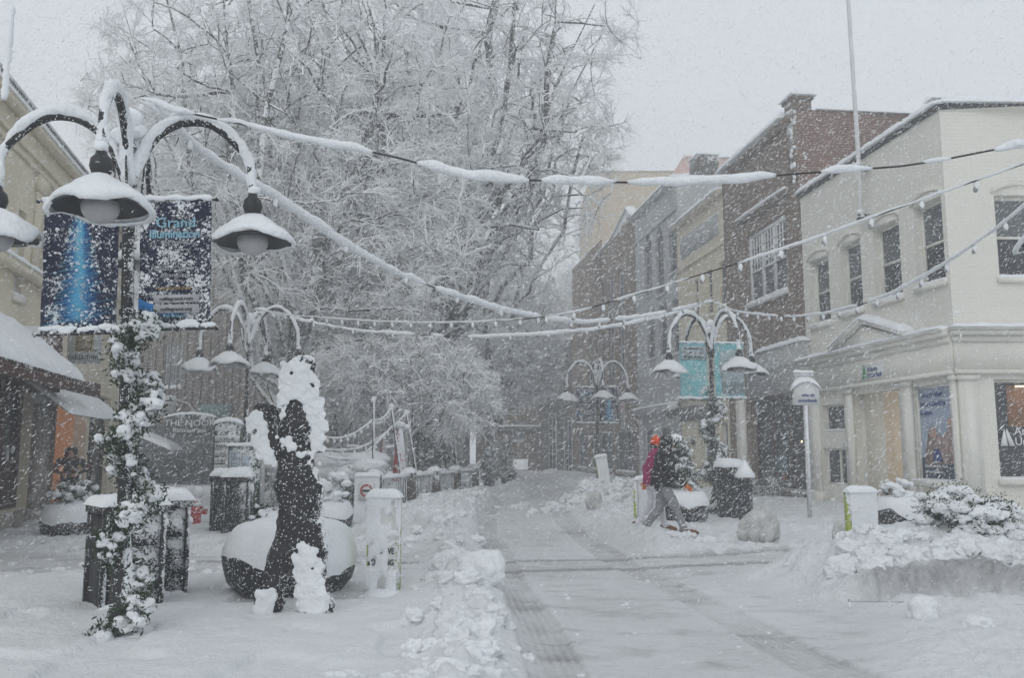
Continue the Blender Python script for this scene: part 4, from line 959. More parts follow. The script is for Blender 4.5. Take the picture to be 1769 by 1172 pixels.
hh = zt - zb; m = MB(); m.box(-w_ * .27, w_ * .30, -.026, -.02, zb + hh * .33, zt - hh * .06); m.build('inset', M('buff_inset', (.36, .30, .20), .8, .1), hs_)
m = MB()
for P_ in ([(-.2, .62), (-.1, .60), (-.02, .64)], [(.10, .62), (.18, .60), (.25, .64)], [(.04, .85), (.0, .5), (.08, .46)], [(-.08, .40), (.04, .42), (.14, .40)], [(-.22, .9), (-.2, .4), (.2, .36), (.25, .88)]):
    m.tube([(x * w_, -.03, zb + z * hh) for x, z in P_], .008, 5)
m.build('face_lines', INK, hs_); text_obj('lettering', 'caldarium', hh * .22, INK, hs_, TM(0, -.024, zb + hh * .12))
# ribbed building behind, facing the camera
rb, F, W, H = block('ribbed_brown_building', 'broad brown building with vertical ribbing behind the small restaurants on the left', RIBBED, 232, 492, 455, 38, 10, [(283, 312, 592, 668)], glass=GLASSP)
m = MB(); s_ = 0
while s_ < W - .1: m.box(s_, s_ + .06, -.07, .002, 3.4, H - .002); s_ += .34
m.build('ribs', RIBBED, rb)
m = MB(); m.box(F.px(462, 700)[0], F.px(478, 700)[0], -.1, .004, .0, H - .004); m.build('pilaster', CREAMBRICK, rb)
m = MB(); m.box(W - .55, W - .1, -.06, .003, F.px(480, 706)[1], F.px(480, 640)[1]); m.build('pale_strip', M('pale_panel', (.55, .58, .6), .6, .05), rb)  # pale vertical strip in its own even colour, without any glow
m = MB(); m.box(.2, W - 1.5, -.12, .006, .1, 2.6); m.build('shopfront', GLASSF, rb)
m = MB(); q = F.px(325, 695); q2 = F.px(370, 727); m.tube([(q[0] - .6, -.5, q[1] + .15), (q[0] + .2, -.5, q[1] - .1), (q2[0], -.9, q2[1] - .3)], .05, 6); m.build('awning_arm', GREYSTONE, rb)
q = F.rect(345, 400, 700, 726); m = MB(); m.box(q[0], q[1], -.2, -.11, q[2], q[3]); m.build('teal_fascia', M('teal_fascia', (.13, .22, .22), .8, .1), rb)
q = F.rect(268, 303, 684, 717, 1.0); ws = thing('white_menu_sign', 'small pale hanging sign above the restaurant awnings at the left', 'sign', (F.P[0], F.P[1], 0))
m = MB(); m.box(q[0], q[1], -1.05, -1.0, q[2], q[3]); m.build('board', SIGNGREY, ws); m = MB()
for i in range(3): m.box(q[0] + .1, q[1] - .1 - .1 * i, -1.058, -1.051, q[3] - .25 - i * .2, q[3] - .18 - i * .2)
m.tube([(q[0] + .2, -1.02, q[3]), (q[0] + .2, 0, q[3] + .2)], .02, 5); m.build('lines_and_bracket', INK, ws)
q = F.rect(284, 372, 722, 752, 1.6); ns = thing('restaurant_sign', 'dark curved-top restaurant sign with pale lettering and snow on top', 'sign', (F.P[0], F.P[1], 0))
a, b, c, d = q; m = MB(); n = 10; P_ = [(a + (b - a) * t / n, d + .14 * math.sin(math.pi * t / n)) for t in range(n + 1)]; m.prism([(a, c), (b, c)] + P_[::-1], -1.66, -1.6); m.box(a + .3, a + .38, -1.6, -.12, c + .2, c + .28); m.box(b - .38, b - .3, -1.6, -.12, c + .2, c + .28); m.build('board', M('sign_charcoal', (.05, .055, .055), .7, .2, 6, (.14, .1, .3, 8)), ns)
m = MB(); m.slab(a - .05, b + .05, -1.72, -1.55, d, .12, zf=lambda X, Y: .14 * np.sin(np.pi * np.clip((X - a) / (b - a), 0, 1))); m.build('sign_snow', SNOW, ns, 180)
text_obj('lettering', 'THE NOOK', .36, WHITEINK, ns, TM((a + b) / 2, -1.668, c + (d - c) * .52), sx=1.15); text_obj('lettering', 'Restaurant', .27, WHITEINK, ns, TM((a + b) / 2, -1.668, c + (d - c) * .16), sx=1.2)
q = F.px(228, 745, 1.6); q2 = F.px(306, 778, 1.6); aw3 = MB(); aw3.slab(q[0] - .8, q2[0], -2.3, -.9, 0, .22, nx=40, ny=14, zf=lambda X, Y: 3.0 - (X - q[0]) * .34 * 0 + q[1] - 3.0 + (X - q[0]) / (q2[0] - q[0]) * (q2[1] - q[1]))
o = MB(); o.box(q[0] - .8, q2[0], -2.28, -.0, q2[1] - .2, q2[1] - .12); ao = o.build('cafe_awning', GREYWALL, rb); aw3.build('awning_snow', SNOW, ao, 180)
# wing further along the left side behind the tree, and a block behind everything
lw, F, W, H = block('left_street_block', 'long grey low block behind the tree trunks in the middle distance', GREYWALL, 505, 800, 690, 62, 10, [(540, 560, 735, 770), (600, 620, 735, 770), (660, 680, 735, 770)], snow=.3)
# dark plant hedge-like planter at bookshop base
# ------------------------------------------------------------------ trees
def tubes_np(P, Rr, S):
    """P (N,K,3), Rr (N,K): many tubes at once"""
    N, K, _ = P.shape; T = np.gradient(P, axis=1); T /= np.linalg.norm(T, axis=2, keepdims=True) + 1e-9
    ref = np.where(np.abs(T[..., 2:3]) < .8, np.array([0, 0, 1.0]), np.array([1.0, 0, 0]))
    a = np.cross(T, ref); a /= np.linalg.norm(a, axis=2, keepdims=True) + 1e-9; b = np.cross(T, a)
    th = np.arange(S) * 2 * math.pi / S + .5
    V = P[:, :, None] + Rr[:, :, None, None] * (np.cos(th)[None, None, :, None] * a[:, :, None] + np.sin(th)[None, None, :, None] * b[:, :, None])
    idx = np.arange(N * K * S).reshape(N, K, S); nx = np.roll(idx, -1, 2)
    F = np.stack([idx[:, :-1], nx[:, :-1], nx[:, 1:], idx[:, 1:]], -1).reshape(-1, 4)
    return V.reshape(-1, 3), F
def nearest(Q, Nn, zpen=1.6):
    out = np.zeros(len(Q), int)
    for i in range(0, len(Q), 256):
        d = Q[i:i + 256, None, :] - Nn[None, :, :]; D = (d ** 2).sum(2) + zpen * np.clip(-d[:, :, 2], 0, None) * 2.0
        out[i:i + 256] = D.argmin(1)
    return out
def grow_tree(name, label, loc, env, trunk_h, trunk_r, n2, n3, n4, seed, limbs=9, twr=.010, droop=.25, tw_len=1.0, cat='tree', lean=(0, 0), group=None, crown_name='crown', twl=.45, thin=.72, clear=None):
    """env: list of ellipsoids (cx,cy,cz,rx,ry,rz) in the tree's own space"""
    rs = np.random.RandomState(seed); env = np.array(env, float)
    def sample(n, power=.5):
        w = env[:, 3] * env[:, 4] * env[:, 5]; w = w / w.sum(); k = rs.choice(len(env), n, p=w); d = rs.normal(size=(n, 3)); d /= np.linalg.norm(d, axis=1)[:, None]
        r = rs.rand(n, 1) ** (power / 1.5); return env[k, :3] + d * r * env[k, 3:]
    nodes = [np.array([lean[0] * t * t, lean[1] * t * t, trunk_h * t]) for t in np.linspace(0, 1, 6)]; par = [-1, 0, 1, 2, 3, 4]; rad_n = [0] * 6
    polys = []
    def add_branch(start, target, K, bow):
        p0 = nodes[start]; v = target - p0; L = np.linalg.norm(v); pts = []; prev = start
        off = rs.normal(size=3) * L * .05; ids = [start]
        for i in range(1, K + 1):
            t = i / K; p = p0 + v * t + np.array([0, 0, bow * L * math.sin(math.pi * t)]) * (1 - .3 * t) + off * math.sin(math.pi * t) + rs.normal(size=3) * L * .018 * (i < K)
            nodes.append(p); par.append(prev); prev = len(nodes) - 1; ids.append(prev)
        polys.append(ids)
    # main limbs rising steeply out of the trunk
    T1 = sample(limbs * 3, .25); T1 = T1[np.argsort(-T1[:, 2])]; T1 = T1[:limbs]
    ang = rs.rand() * 6
    for i in range(limbs):
        k = rs.randint(len(env)); e = env[k]; a = ang + i * 2.399; rr = .35 + .5 * rs.rand()
        tgt = np.array([e[0] + math.cos(a) * e[3] * rr, e[1] + math.sin(a) * e[4] * rr, e[2] + e[5] * (.25 + .6 * rs.rand())])
        add_branch(rs.randint(3, 6), tgt, 7, -.10)
    def level(n, K, power, bow, maxlen):
        Q = sample(n, power); o = np.argsort(((Q - np.array([0, 0, trunk_h])) ** 2).sum(1)); Q = Q[o]; B = 90
        for i in range(0, n, B):
            A = np.array(nodes); q = Q[i:i + B]; st = nearest(q, A[4:]) + 4
            for j in range(len(q)):
                d = q[j] - A[st[j]]; L = np.linalg.norm(d)
                if L < .15: continue
                add_branch(int(st[j]), A[st[j]] + d * min(1, maxlen / L), K, bow)
    level(n2, 5, .5, .05, 5.0); level(n3, 3, .45, .06, 2.6)
    A = np.array(nodes); par_ = np.array(par); cnt = np.ones(len(A)); 
    for i in range(len(A) - 1, 0, -1): cnt[par_[i]] += cnt[i]
    rad = .012 * cnt ** .475; rad = rad * trunk_r / rad[0]; rad = np.maximum(rad, .013)
    mb = MB(); n = 6
    mb.tube([A[i] for i in range(n)], [trunk_r * (1.25 if i == 0 else 1.0) * (1 - .06 * i) for i in range(n)], 14, cap=False)
    for ids in polys:
        r = [min(rad[i], rad[ids[1]] * 1.15) for i in ids]; r[0] = r[1] * 1.08
        mb.tube([A[i] for i in ids], r, 8 if r[0] > .09 else 5 if r[0] > .03 else 4, cap=False)
    root = thing(name, label, cat, loc, rs.rand() * 0, group)
    V, G = mb.arrays(); link('trunk', mesh_np('trunk', V, G), DARKWOOD, root, 180)
    # twigs
    Q = sample(n4, .42); ax = np.hypot(Q[:, 0] - 0, Q[:, 1]); keep_ = ~((Q[:, 1] < .3) & (np.abs(Q[:, 0]) < trunk_r * 8.5 + .12 * np.clip(Q[:, 2] - trunk_h, 0, 99)) & (rs.rand(len(Q)) < thin)); Q = Q[keep_]
    if clear: Q = Q[~((np.abs(Q[:, 0] - .1) < clear[0]) & (Q[:, 1] < .5) & (Q[:, 2] < clear[1]) & (rs.rand(len(Q)) < .93))]
    st = nearest(Q, A[4:], 1.0) + 4; d = Q - A[st]; L = np.linalg.norm(d, axis=1, keepdims=True); sc = np.minimum(1, tw_len * (1 + rs.rand(len(Q), 1)) / (L + 1e-6)); E_ = A[st] + d * sc; L = L * sc
    K = 4; t = np.linspace(0, 1, K)[None, :, None]
    P = A[st][:, None] + (E_ - A[st])[:, None] * t; P[:, :, 2] += (np.sin(t * math.pi)[..., 0] * .08 - t[..., 0] ** 2 * droop * .5) * L; P[:, 1:] += rs.normal(size=(len(Q), K - 1, 3)) * .04
    V1, F1 = tubes_np(P, np.repeat((twr * np.array([1.5, 1.25, 1.0, .8]))[None], len(Q), 0) * (.8 + .5 * rs.rand(len(Q), 1)), 4)
    m = 11; N = len(Q) * m; tt_ = rs.rand(len(Q), m) * .85 + .15; seg = np.minimum((tt_ * (K - 1)).astype(int), K - 2); fr = tt_ * (K - 1) - seg; ii = np.arange(len(Q))[:, None]
    B0 = P[ii, seg] * (1 - fr[..., None]) + P[ii, seg + 1] * fr[..., None]; dr = P[ii, seg + 1] - P[ii, seg]; dr /= np.linalg.norm(dr, axis=2, keepdims=True) + 1e-9
    dv = dr * .85 + rs.normal(size=dr.shape) * .48 + np.array([0, 0, .10]); dv /= np.linalg.norm(dv, axis=2, keepdims=True); ln = twl * (.45 + .9 * rs.rand(len(Q), m, 1))
    B0 = B0.reshape(-1, 3); dv = (dv * ln).reshape(-1, 3); t = np.linspace(0, 1, 3)[None, :, None]
    P2 = B0[:, None] + dv[:, None] * t; P2[:, :, 2] -= droop * .5 * np.linalg.norm(dv, axis=1)[:, None] * t[..., 0] ** 2
    P2[:, 1] += rs.normal(size=(len(P2), 3)) * .015
    V2, F2 = tubes_np(P2, np.repeat((twr * np.array([.85, .75, .5]))[None], len(P2), 0), 3)
    me = mesh_np('crown', np.concatenate([V1, V2]), [F1, F2 + len(V1)]); link(crown_name, me, TWIG, root, 180)
    return root
def TL(px, Y): return (at(px, 778, Y)[0], Y, -.05)
QT = 1.0
t1 = grow_tree('willow_oak_tree', 'huge snow-laden bare tree with thick forked trunk filling the sky above the street', TL(738, 31), [(-.6, 0, 14.5, 7.2, 6.0, 7.0), (3.2, -1, 11.2, 3.7, 3.5, 3.6), (-3.4, 0, 11, 5.5, 5, 5), (5.0, 0, 17.0, 3.2, 3.0, 1.7), (5.2, 0, 13.2, 2.6, 2.5, 1.6), (.5, -2.0, 8.4, 3.4, 2.6, 1.8)], 6.5, .60, 200, 1250, 5900, 3, limbs=17, twr=.0150, tw_len=1.0, clear=(1.3, 10.5))
t2 = grow_tree('willow_oak_tree', 'large bare snowy tree with leaning trunks behind the double lamp at the left', TL(470, 27), [(1, 0, 12, 6.2, 5, 6.5), (-2.6, 0, 12.5, 3.8, 4, 4.6), (2.5, -2, 8, 4.5, 3, 3)], 4.2, .36, 150, 850, 4700, 8, limbs=12, twr=.0135, tw_len=1.0, lean=(.8, 0))
t3 = grow_tree('bare_street_tree', 'paler bare snowy tree partly behind the huge tree on its right side', TL(850, 47), [(0, 0, 8.4, 4.2, 4, 5.2), (1.4, 0, 6.4, 2.6, 2.6, 2.8)], 4.5, .34, 120, 600, 3600, 21, limbs=9, twr=.017, tw_len=1.1)
t4 = grow_tree('weeping_tree', 'low weeping tree with arching snowy branches beside the cafe railing', TL(700, 25), [(0, 0, 3.9, 2.2, 2, 1.2), (1.2, 0, 3.2, 1.6, 1.5, 1.2), (-1.6, .5, 3.8, 1.8, 1.5, 1.2)], 2.4, .13, 60, 360, 1300, 33, limbs=8, twr=.013, droop=.6, tw_len=.7, twl=.38)
t5 = grow_tree('weeping_tree', 'small spreading snowy tree above the restaurants left of the forked trunk', TL(585, 29), [(0, 0, 5.4, 3.2, 2.5, 2.4)], 2.8, .16, 60, 420, 1900, 41, limbs=8, twr=.014, droop=.6, tw_len=.8)
t6 = copy_tree(t3); t6.location = TL(800, 80); t6.scale = (1.5, 1.5, 1.35); t6.rotation_euler = (0, 0, 2.0); t6['label'] = 'distant pale snowy tree above the roof of the far brick building'
t7 = copy_tree(t3); t7.location = TL(985, 86); t7.scale = (1.4, 1.4, 1.5); t7.rotation_euler = (0, 0, 4.1); t7['label'] = 'distant pale snowy tree beside the end of the right-hand row'
t8 = copy_tree(t2); t8.location = TL(330, 56); t8.scale = (1.25,) * 3; t8.rotation_euler = (0, 0, 1.2); t8['label'] = 'pale snowy tree behind the ribbed brown building'
# bush-like plants ---------------------------------------------------
def shrub(label, loc, rx, ry, h, n=26, seed=1, name='planter_shrub', group='plants in the bowl planters', green=True, snowiness=.6, z0=0.0, cat='shrub'):
    rs = np.random.RandomState(seed); root = thing(name, label, cat, loc, 0, group); C = []
    for i in range(n):
        a = rs.rand() * 6.28; r = rs.rand() ** .5; z = z0 + h * (.15 + .75 * rs.rand() * (1 - .5 * r * r)); C.append((rx * r * math.cos(a) * .85, ry * r * math.sin(a) * .85, z))
    C = np.array(C); m = MB(); m.leaves(C, .024, 150, spread=min(rx, h) * .13, seed=seed); 
    for c in C[::3]: m.tube([(c[0] * .2, c[1] * .2, z0), (c[0] * .6, c[1] * .6, z0 + (c[2] - z0) * .6), c], .008, 4)
    m.build('foliage', LEAF2 if not green else LEAF, root)
    s_ = []
    for c in C:
        k = (.10 + .09 * rs.rand()) * (rx + h) * .5 * snowiness * 1.6; s_.append(((c[0] * 1.04, c[1] * 1.04 - .01, c[2] + k * .4), k))
        for _ in range(4): o = rs.normal(size=3) * k * .8; s_.append(((c[0] * 1.04 + o[0], c[1] * 1.04 + o[1], c[2] + k * .3 + o[2] * .5), k * (.3 + .35 * rs.rand())))
    fused('snow_clumps', s_, max(.011, .022 * min(rx, 1)), (.022, 15), SNOW, root, .72); return root
# ------------------------------------------------------------------ street lamps
TILT = R(-2.2)
def make_lamp(label, loc, rz, rise=.42, L=1.03, sw=1.0, Hf=4.03):
    root = thing('street_lamp', label, 'street lamp', loc, rz, 'four-armed black lamps down the street'); root.rotation_euler = (0, TILT, rz)
    
    m = MB(); m.lathe([(.0, 0), (.15, 0), (.15, .10), (.11, .16), (.095, .55), (.07, .62), (.058, .8), (.052, 2.6), (.05, Hf + .12), (.065, Hf + .14), (.03, Hf + .22), (.05, Hf + .30), (.0, Hf + .36)], n=16)
    for z in (1.3, 2.72, 3.3): m.lathe([(.05, z - .03), (.068, z - .02), (.068, z + .02), (.05, z + .03)], n=16)
    m.build('post', IRON, root, 40)
    for k in range(4):
        M4 = Matrix.Rotation(k * math.pi / 2, 4, 'Z'); tr = lambda p: tuple(M4 @ Vector(p))
        zs = 3.79; pk = Hf + rise; path = [(0, Hf - .32), (L * .05, Hf - .10), (L * .15, Hf + rise * .45), (L * .32, Hf + rise * .85), (L * .52, pk), (L * .72, pk - rise * .12), (L * .88, pk - rise * .55), (L * .98, (pk + zs) * .5), (L, zs + .10), (L, zs)]
        # smooth the arc
        t_ = np.linspace(0, len(path) - 1, 34); X = np.interp(t_, range(len(path)), [p[0] for p in path]); Z = np.interp(t_, range(len(path)), [p[1] for p in path])
        kx = np.convolve(np.pad(X, 2, 'edge'), np.ones(5) / 5, 'valid'); kz = np.convolve(np.pad(Z, 2, 'edge'), np.ones(5) / 5, 'valid'); kx[0], kz[0] = X[0], Z[0]; kx[-1], kz[-1] = X[-1], Z[-1]
        m = MB(); m.tube([tr((x, 0, z)) for x, z in zip(kx, kz)], .034, 10); m.tube([tr((0, 0, Hf - .55)), tr((.10, 0, Hf - .30)), tr((.14, 0, Hf + .12))], .012, 6)
        arm = m.build('arm', IRON, root, 50)
        m = MB(); r = [.026 + .030 * vn2(np.array([i * .23 + k * 9]), np.array([k * 3.1]), 3)[0] * (1.3 if i < 22 else .8) for i in range(34)]
        top = [tr((x, .008 * math.sin(i), z + .042 + (.014 if i < 24 else -.03))) for i, (x, z) in enumerate(zip(kx, kz))]; m.tube(top[1:], r[1:], 10); m.build('arm_snow', SNOWR, arm, 180, noise=(.045, 16))
        pass
        m = MB(); m.lathe([(.0, zs + .02), (.035, zs + .01), (.045, zs - .03), (.075, zs - .06), (.085, zs - .12), (.07, zs - .17), (.062, zs - .18), (.062, zs - .24)], tr((L, 0, 0)), 20); 
        m.lathe([(.062, zs - .22), (.09, zs - .26), (.16, zs - .30), (.24, zs - .355), (.325, zs - .425), (.335, zs - .44), (.32, zs - .438), (.23, zs - .375), (.14, zs - .325), (.05, zs - .30)], tr((L, 0, 0)), 32)
        sh = m.build('shade', ENAMEL, root, 50)
        m = MB(); m.lathe([(0, zs - .56)] + [(.135 * math.sin(a), zs - .44 - .12 * math.cos(a)) for a in np.linspace(.2, 1.9, 9)], tr((L, 0, 0)), 24); m.build('globe', FROST, sh, 180)
        m = MB(); n = 40; prof = [(.045, zs - .19), (.10, zs - .205), (.15, zs - .235), (.19, zs - .258), (.21, zs - .285), (.27, zs - .325), (.33, zs - .385), (.362, zs - .43), (.355, zs - .465), (.325, zs - .45)]; prof = [(a_ * sw, b_ + .05 * (sw - 1) * 5 * (1 - a_ / .36)) for a_, b_ in prof]
        m.lathe(prof, tr((L, 0, 0)), n)
        V = m.V[-1]; c0 = np.array(tr((L, 0, 0))); dd = V - c0; an = np.arctan2(dd[:, 1], dd[:, 0]); w = vn2(np.cos(an) * 1.6 + k * 7, np.sin(an) * 1.6 + 3.0, 5); rr = np.hypot(dd[:, 0], dd[:, 1])
        low = sstep(.24, .36, rr); V[:, 2] -= low * (w - .52) * .12; V[:, :2] = c0[:2] + dd[:, :2] * (1 - low * (.5 - w) * .22)[:, None]
        m.build('shade_snow', SNOWR, sh, 180, noise=(.06, 8))
        m = MB(); m.blob(tr((L + .01, 0, zs + .03)), (.055, .055, .045), 2, .3); m.blob(tr((L - .02, .015, zs + .14)), (.035, .035, .09), 2, .3); m.build('finial_snow', SNOW, sh, 180)
    m = MB(); m.blob((0, 0, Hf + .40), (.10, .09, .11), 2, .3); m.blob((.05, .02, Hf + .30), (.09, .07, .08), 2, .3); m.blob((-.06, -.02, Hf + .25), (.08, .07, .08), 2, .3); m.build('post_cap_snow', SNOW, root, 180)
    m = MB(); m.slab(-.26, .26, -.26, .26, .0, .10); m.build('base_snow', SNOW, root, 180)
    return root
def lampXY(px, Y): return Vector((at(px, 778, Y)[0], Y, 0))
LP = [Vector((gp(212, 1108)[0], 7.35, 0)), lampXY(423, 19.4), lampXY(1233, 20.4), lampXY(1033, 31.5), Vector((5.80, 7.4, 0))]
LR = [R(13), R(-3), R(20), R(5), R(4)]
lamp = make_lamp('near black four-armed street lamp with two blue festival banners beside the bins at the left', LP[0], LR[0])
lampf = make_lamp('black four-armed street lamp behind the bins with the directory board, no banners', LP[1], LR[1], .62, 1.13, 1.14, 4.12); lampf.rotation_euler = (0, 0, LR[1])
if 0: dup(lamp, LP[1], LR[1], 'black four-armed street lamp behind the bins with the directory board, no banners')
dup(lampf, LP[2], LR[2], 'black four-armed street lamp carrying teal banners in front of the bookshop')
dup(lampf, LP[3], LR[3], 'farthest black four-armed street lamp, small dark banners, beyond the snow heap')
dup(lamp, LP[4], LR[4], 'street lamp outside the right edge, only one snowy shade rim showing before the bank window')
# ------------------------------------------------------------------ banners
def banner(label, lamp_i, side, kind, w=.60, h=1.10, ztop=None, a_off=0.0):
    """hangs from a bracket on the lamp post, side -1 left +1 right"""
    root = thing('banner', label, 'banner', LP[lamp_i], LR[lamp_i] * .4 + a_off, 'banners hung on the street lamps'); root.rotation_euler[1] = TILT if lamp_i == 0 else 0
    zt = ztop; x0, x1 = (.09, .09 + w) if side > 0 else (-.09 - w, -.09)
    m = MB(); nx, nz = 14, 20; V = []; F = []
    for yy_ in (0, .006):
        for i in range(nx + 1):
            for j in range(nz + 1):
                x = x0 + (x1 - x0) * i / nx; z = zt - h * j / nz; V.append((x, yy_ + .012 * math.sin(i * .5 + j * .2) + .008 * math.sin(j * .7), z))
    q = (nx + 1) * (nz + 1)
    for i in range(nx):
        for j in range(nz):
            a = i * (nz + 1) + j; F.append((a, a + 1, a + nz + 2, a + nz + 1)); F.append((a + q, a + q + nz + 1, a + q + nz + 2, a + q + 1))
    m.add(V, np.array(F)); cl = m.build('cloth', TEALCLOTH if kind == 'teal' else tree_print('banner_light_tree_print', (x0 + x1) / 2, zt, h) if kind == 'tree' else NAVYCLOTH, root, 180)
    m = MB(); sg = 1 if side > 0 else -1
    for z in (zt + .012, zt - h - .012): m.tube([(0, .003, z), (sg * (.13 + w), .003, z)], .011, 8); m.blob((sg * (.14 + w), .003, z), .02, 1, 0)
    m.build('bracket', IRON, root, 60)
    m = MB(); m.tube([(sg * (.10 + w * t), .0, zt + .028 + .006 * math.sin(t * 17)) for t in np.linspace(0, 1, 18)], [.018 + .014 * random.random() for _ in range(18)], 8)
    for _ in range(330 if kind != 'teal' else 200):
        x = x0 + (x1 - x0) * random.random() ** .7; z = zt - h * (1 - random.random() ** 1.5); s_ = .003 + .009 * random.random() ** 2; m.blob((x, -.012, z), (s_ * 1.3, .010, s_), 1, .3)
    for _ in range(16): x = x0 + (x1 - x0) * random.random(); m.blob((x, -.012, zt - h + .015 + .04 * random.random()), (.06, .016, .022), 2, .4)
    tag(m.build('stuck_snow', SNOW, cl, 180), kind='stuff')
    f = -.026
    if kind == 'tree':
        xc = (x0 + x1) / 2; m = MB(); rs = np.random.RandomState(2)
        for i in range(34):
            z = zt - .14 - (h - .24) * i / 33; ww_ = .05 + .21 * (i / 33) * (.7 + .5 * rs.rand()); x = xc - .01 + .02 * rs.randn(); y = f - .010
            m.tube([(x - ww_, y, z - .03 - .02 * rs.rand()), (x, y, z), (x + ww_ * (.8 + .4 * rs.rand()), y, z + .035 + .02 * rs.rand())], .0022, 3)
        m.build('painted_light_strings', CYANGLOW, cl)
    elif kind == 'text':
        xc = (x0 + x1) / 2
        text_obj('lettering', 'Grand', .125, PALEBLUE, cl, TM(xc + .01, f, zt - .24), sx=1.05, font_off=.001); text_obj('lettering', 'Illumination', .105, PALEBLUE, cl, TM(xc, f, zt - .335), sx=.86, font_off=.002)
        text_obj('lettering', 'Ting Pavilion', .045, CREAMINK, cl, TM(xc, f, zt - .39)); text_obj('lettering', 'Holiday Concert', .06, CREAMINK, cl, TM(xc, f, zt - .62), sx=.95); text_obj('lettering', 'Afternoon', .055, CREAMINK, cl, TM(xc, f, zt - .68)); text_obj('lettering', 'time', .045, CREAMINK, cl, TM(xc + .03, f, zt - .725))
        text_obj('lettering', 'NOVEMBER DECEMBER', .028, GOLDINK, cl, TM(xc, f, zt - .79))
        m = MB(); m.box(xc - .17, xc + .21, f + .001, f + .004, zt - .905, zt - .835); m.box(xc - .17, xc + .21, f + .001, f + .004, zt - .995, zt - .92); m.build('print_panel', CREAMINK, cl)
        text_obj('lettering', 'cvillegrand.com', .045, INK, cl, TM(xc + .02, f - .003, zt - .885)); text_obj('lettering', 'cvillegrand.org', .045, INK, cl, TM(xc + .02, f - .003, zt - .975))
        text_obj('lettering', 'FREE EVENTS', .035, PALEBLUE, cl, TM(xc, f, zt - 1.035))
        m = MB(); m.lathe([(.045, 0), (.052, 0), (.052, .004), (.045, .004), (.045, 0)], (0, 0, 0), 6); m.tube([(-.045, 0, .002), (.045, 0, .002)], .003, 4); m.tube([(0, -.045, .002), (0, .045, .002)], .003, 4); o = m.build('emblem', CREAMINK, cl); o.data.transform(TM(xc - .05, f, zt - .485))
        m = MB(); m.lathe([(.032, 0), (.042, 0), (.042, .004), (.032, .004), (.032, 0)], (0, 0, 0), 18); o = m.build('emblem', CREAMINK, cl); o.data.transform(TM(xc + .08, f, zt - .455) @ Matrix.Diagonal((1.1, .55, 1, 1)))
        m = MB(); m.prism([(x0 + .003, zt - .95), (x0 + .003, zt - .86), (x0 + .08, zt - .90), (xc + .10, zt - .995), (xc - .1, zt - 1.02)], f + .006, f + .009); m.build('blue_streak', BLUEGLOW, cl)
    else:
        m = MB(); m.box(x0 + .03, x1 - .03, f, f + .004, zt - .40, zt - .06) if side < 0 else m.prism([(x1 - .01, zt - h + .12), (x0 + .16, zt - h + .12), (x0 + .10, zt - .5), (x0 + .14, zt - .2), (x1 - .01, zt - .1)], f, f + .004)
        m.build('print_field', M('banner_snow_print', (.34, .42, .44), .85, .3, 9, (.22, .1, .1, 24)), cl)
        if side < 0:
            m = MB(); 
            for i in range(3): m.box(x0 + .10, x1 - .12, f - .006, f - .002, zt - .15 - i * .10, zt - .11 - i * .10)
            m.build('print_lines', M('banner_grey_print', (.10, .10, .12), .85, .4, 14, (.30, .1, .1, 26)), cl)
    return root
zt1 = at(298, 331, 7.05)[2]
banner('dark blue banner with a glowing blue light-tree on the near lamp', 0, -1, 'tree', ztop=zt1, w=.62, h=1.14)
banner('dark banner lettered Grand Illumination on the near lamp', 0, 1, 'text', ztop=zt1, w=.60, h=1.12)
zt3 = at(1200, 594, 20.4)[2]; zt4 = at(1033, 670, 31.5)[2]
banner('teal banner with a square snow-crusted print, left of the garlanded lamp post', 2, -1, 'teal', ztop=zt3, w=.68, h=1.32)
banner('teal banner with a rounded pale print, under the front shade of the garlanded lamp', 2, 1, 'teal', ztop=zt3 + .0, w=.72, h=1.30)
banner('small dark lettered banner on the farthest lamp', 3, -1, 'text', ztop=zt4, w=.68, h=1.3)
banner('small dark banner with blue light-tree on the farthest lamp', 3, 1, 'tree', ztop=zt4, w=.68, h=1.3)
# ------------------------------------------------------------------ garlands wound round the posts
def garland(label, loc, z0, z1, turns, r, thick, seed, hang=None, snow=1.0, bulge=None):
    root = thing('evergreen_garland', label, 'garland', loc, 0, 'evergreen garlands wound round the lamp posts'); rs = np.random.RandomState(seed)
    n = int((z1 - z0) * 16); C = []
    for i in range(n):
        t = i / (n - 1); a = t * turns * 6.283 + seed; rr = r * (1 + .25 * rs.randn() * .5); z = z0 + (z1 - z0) * t
        if bulge: rr = rr * np.interp(z, bulge[0], bulge[1])
        C.append((rr * math.cos(a), rr * math.sin(a), z))
    C = np.array(C); C = C + rs.normal(size=C.shape) * thick * .3; m = MB(); m.leaves(C, .026, 260, thick * .72, seed); m.build('foliage', LEAF, root)
    m = MB(); m.tube(C[::2], .012, 5); m.build('stem', WIRE, root)
    sph = []
    for c in C:
        for _ in range(9):
            if rs.rand() < .88 * snow:
                k = thick * (.18 + .60 * rs.rand() ** 1.4); o = rs.normal(size=3) * thick * .52; sph.append(((c[0] * 1.12 + o[0] + .02, c[1] * 1.12 + o[1] - .02, c[2] + o[2] * .9 + thick * .15), k))
    fused('snow_clumps', sph, .0115 if thick < .09 else .016, (.030, 17), SNOWR, root, .85); return root
garland('snowy evergreen garland on the near lamp post down to the ground', LP[0] + Vector((0, -.02, 0)), .04, 2.62, 3.3, .12, .085, 4, bulge=([0, .12, .5, 1.0, 1.25, 1.35, 2.6], [1.6, 1.3, .9, 1.3, .9, 1.0, .9]))
garland('snowy evergreen garland on the lamp post with teal banners', LP[2], .05, 2.9, 3.0, .17, .10, 9, bulge=([0, .6, 1.2, 2.9], [1.1, 1.6, 1.2, .8]))
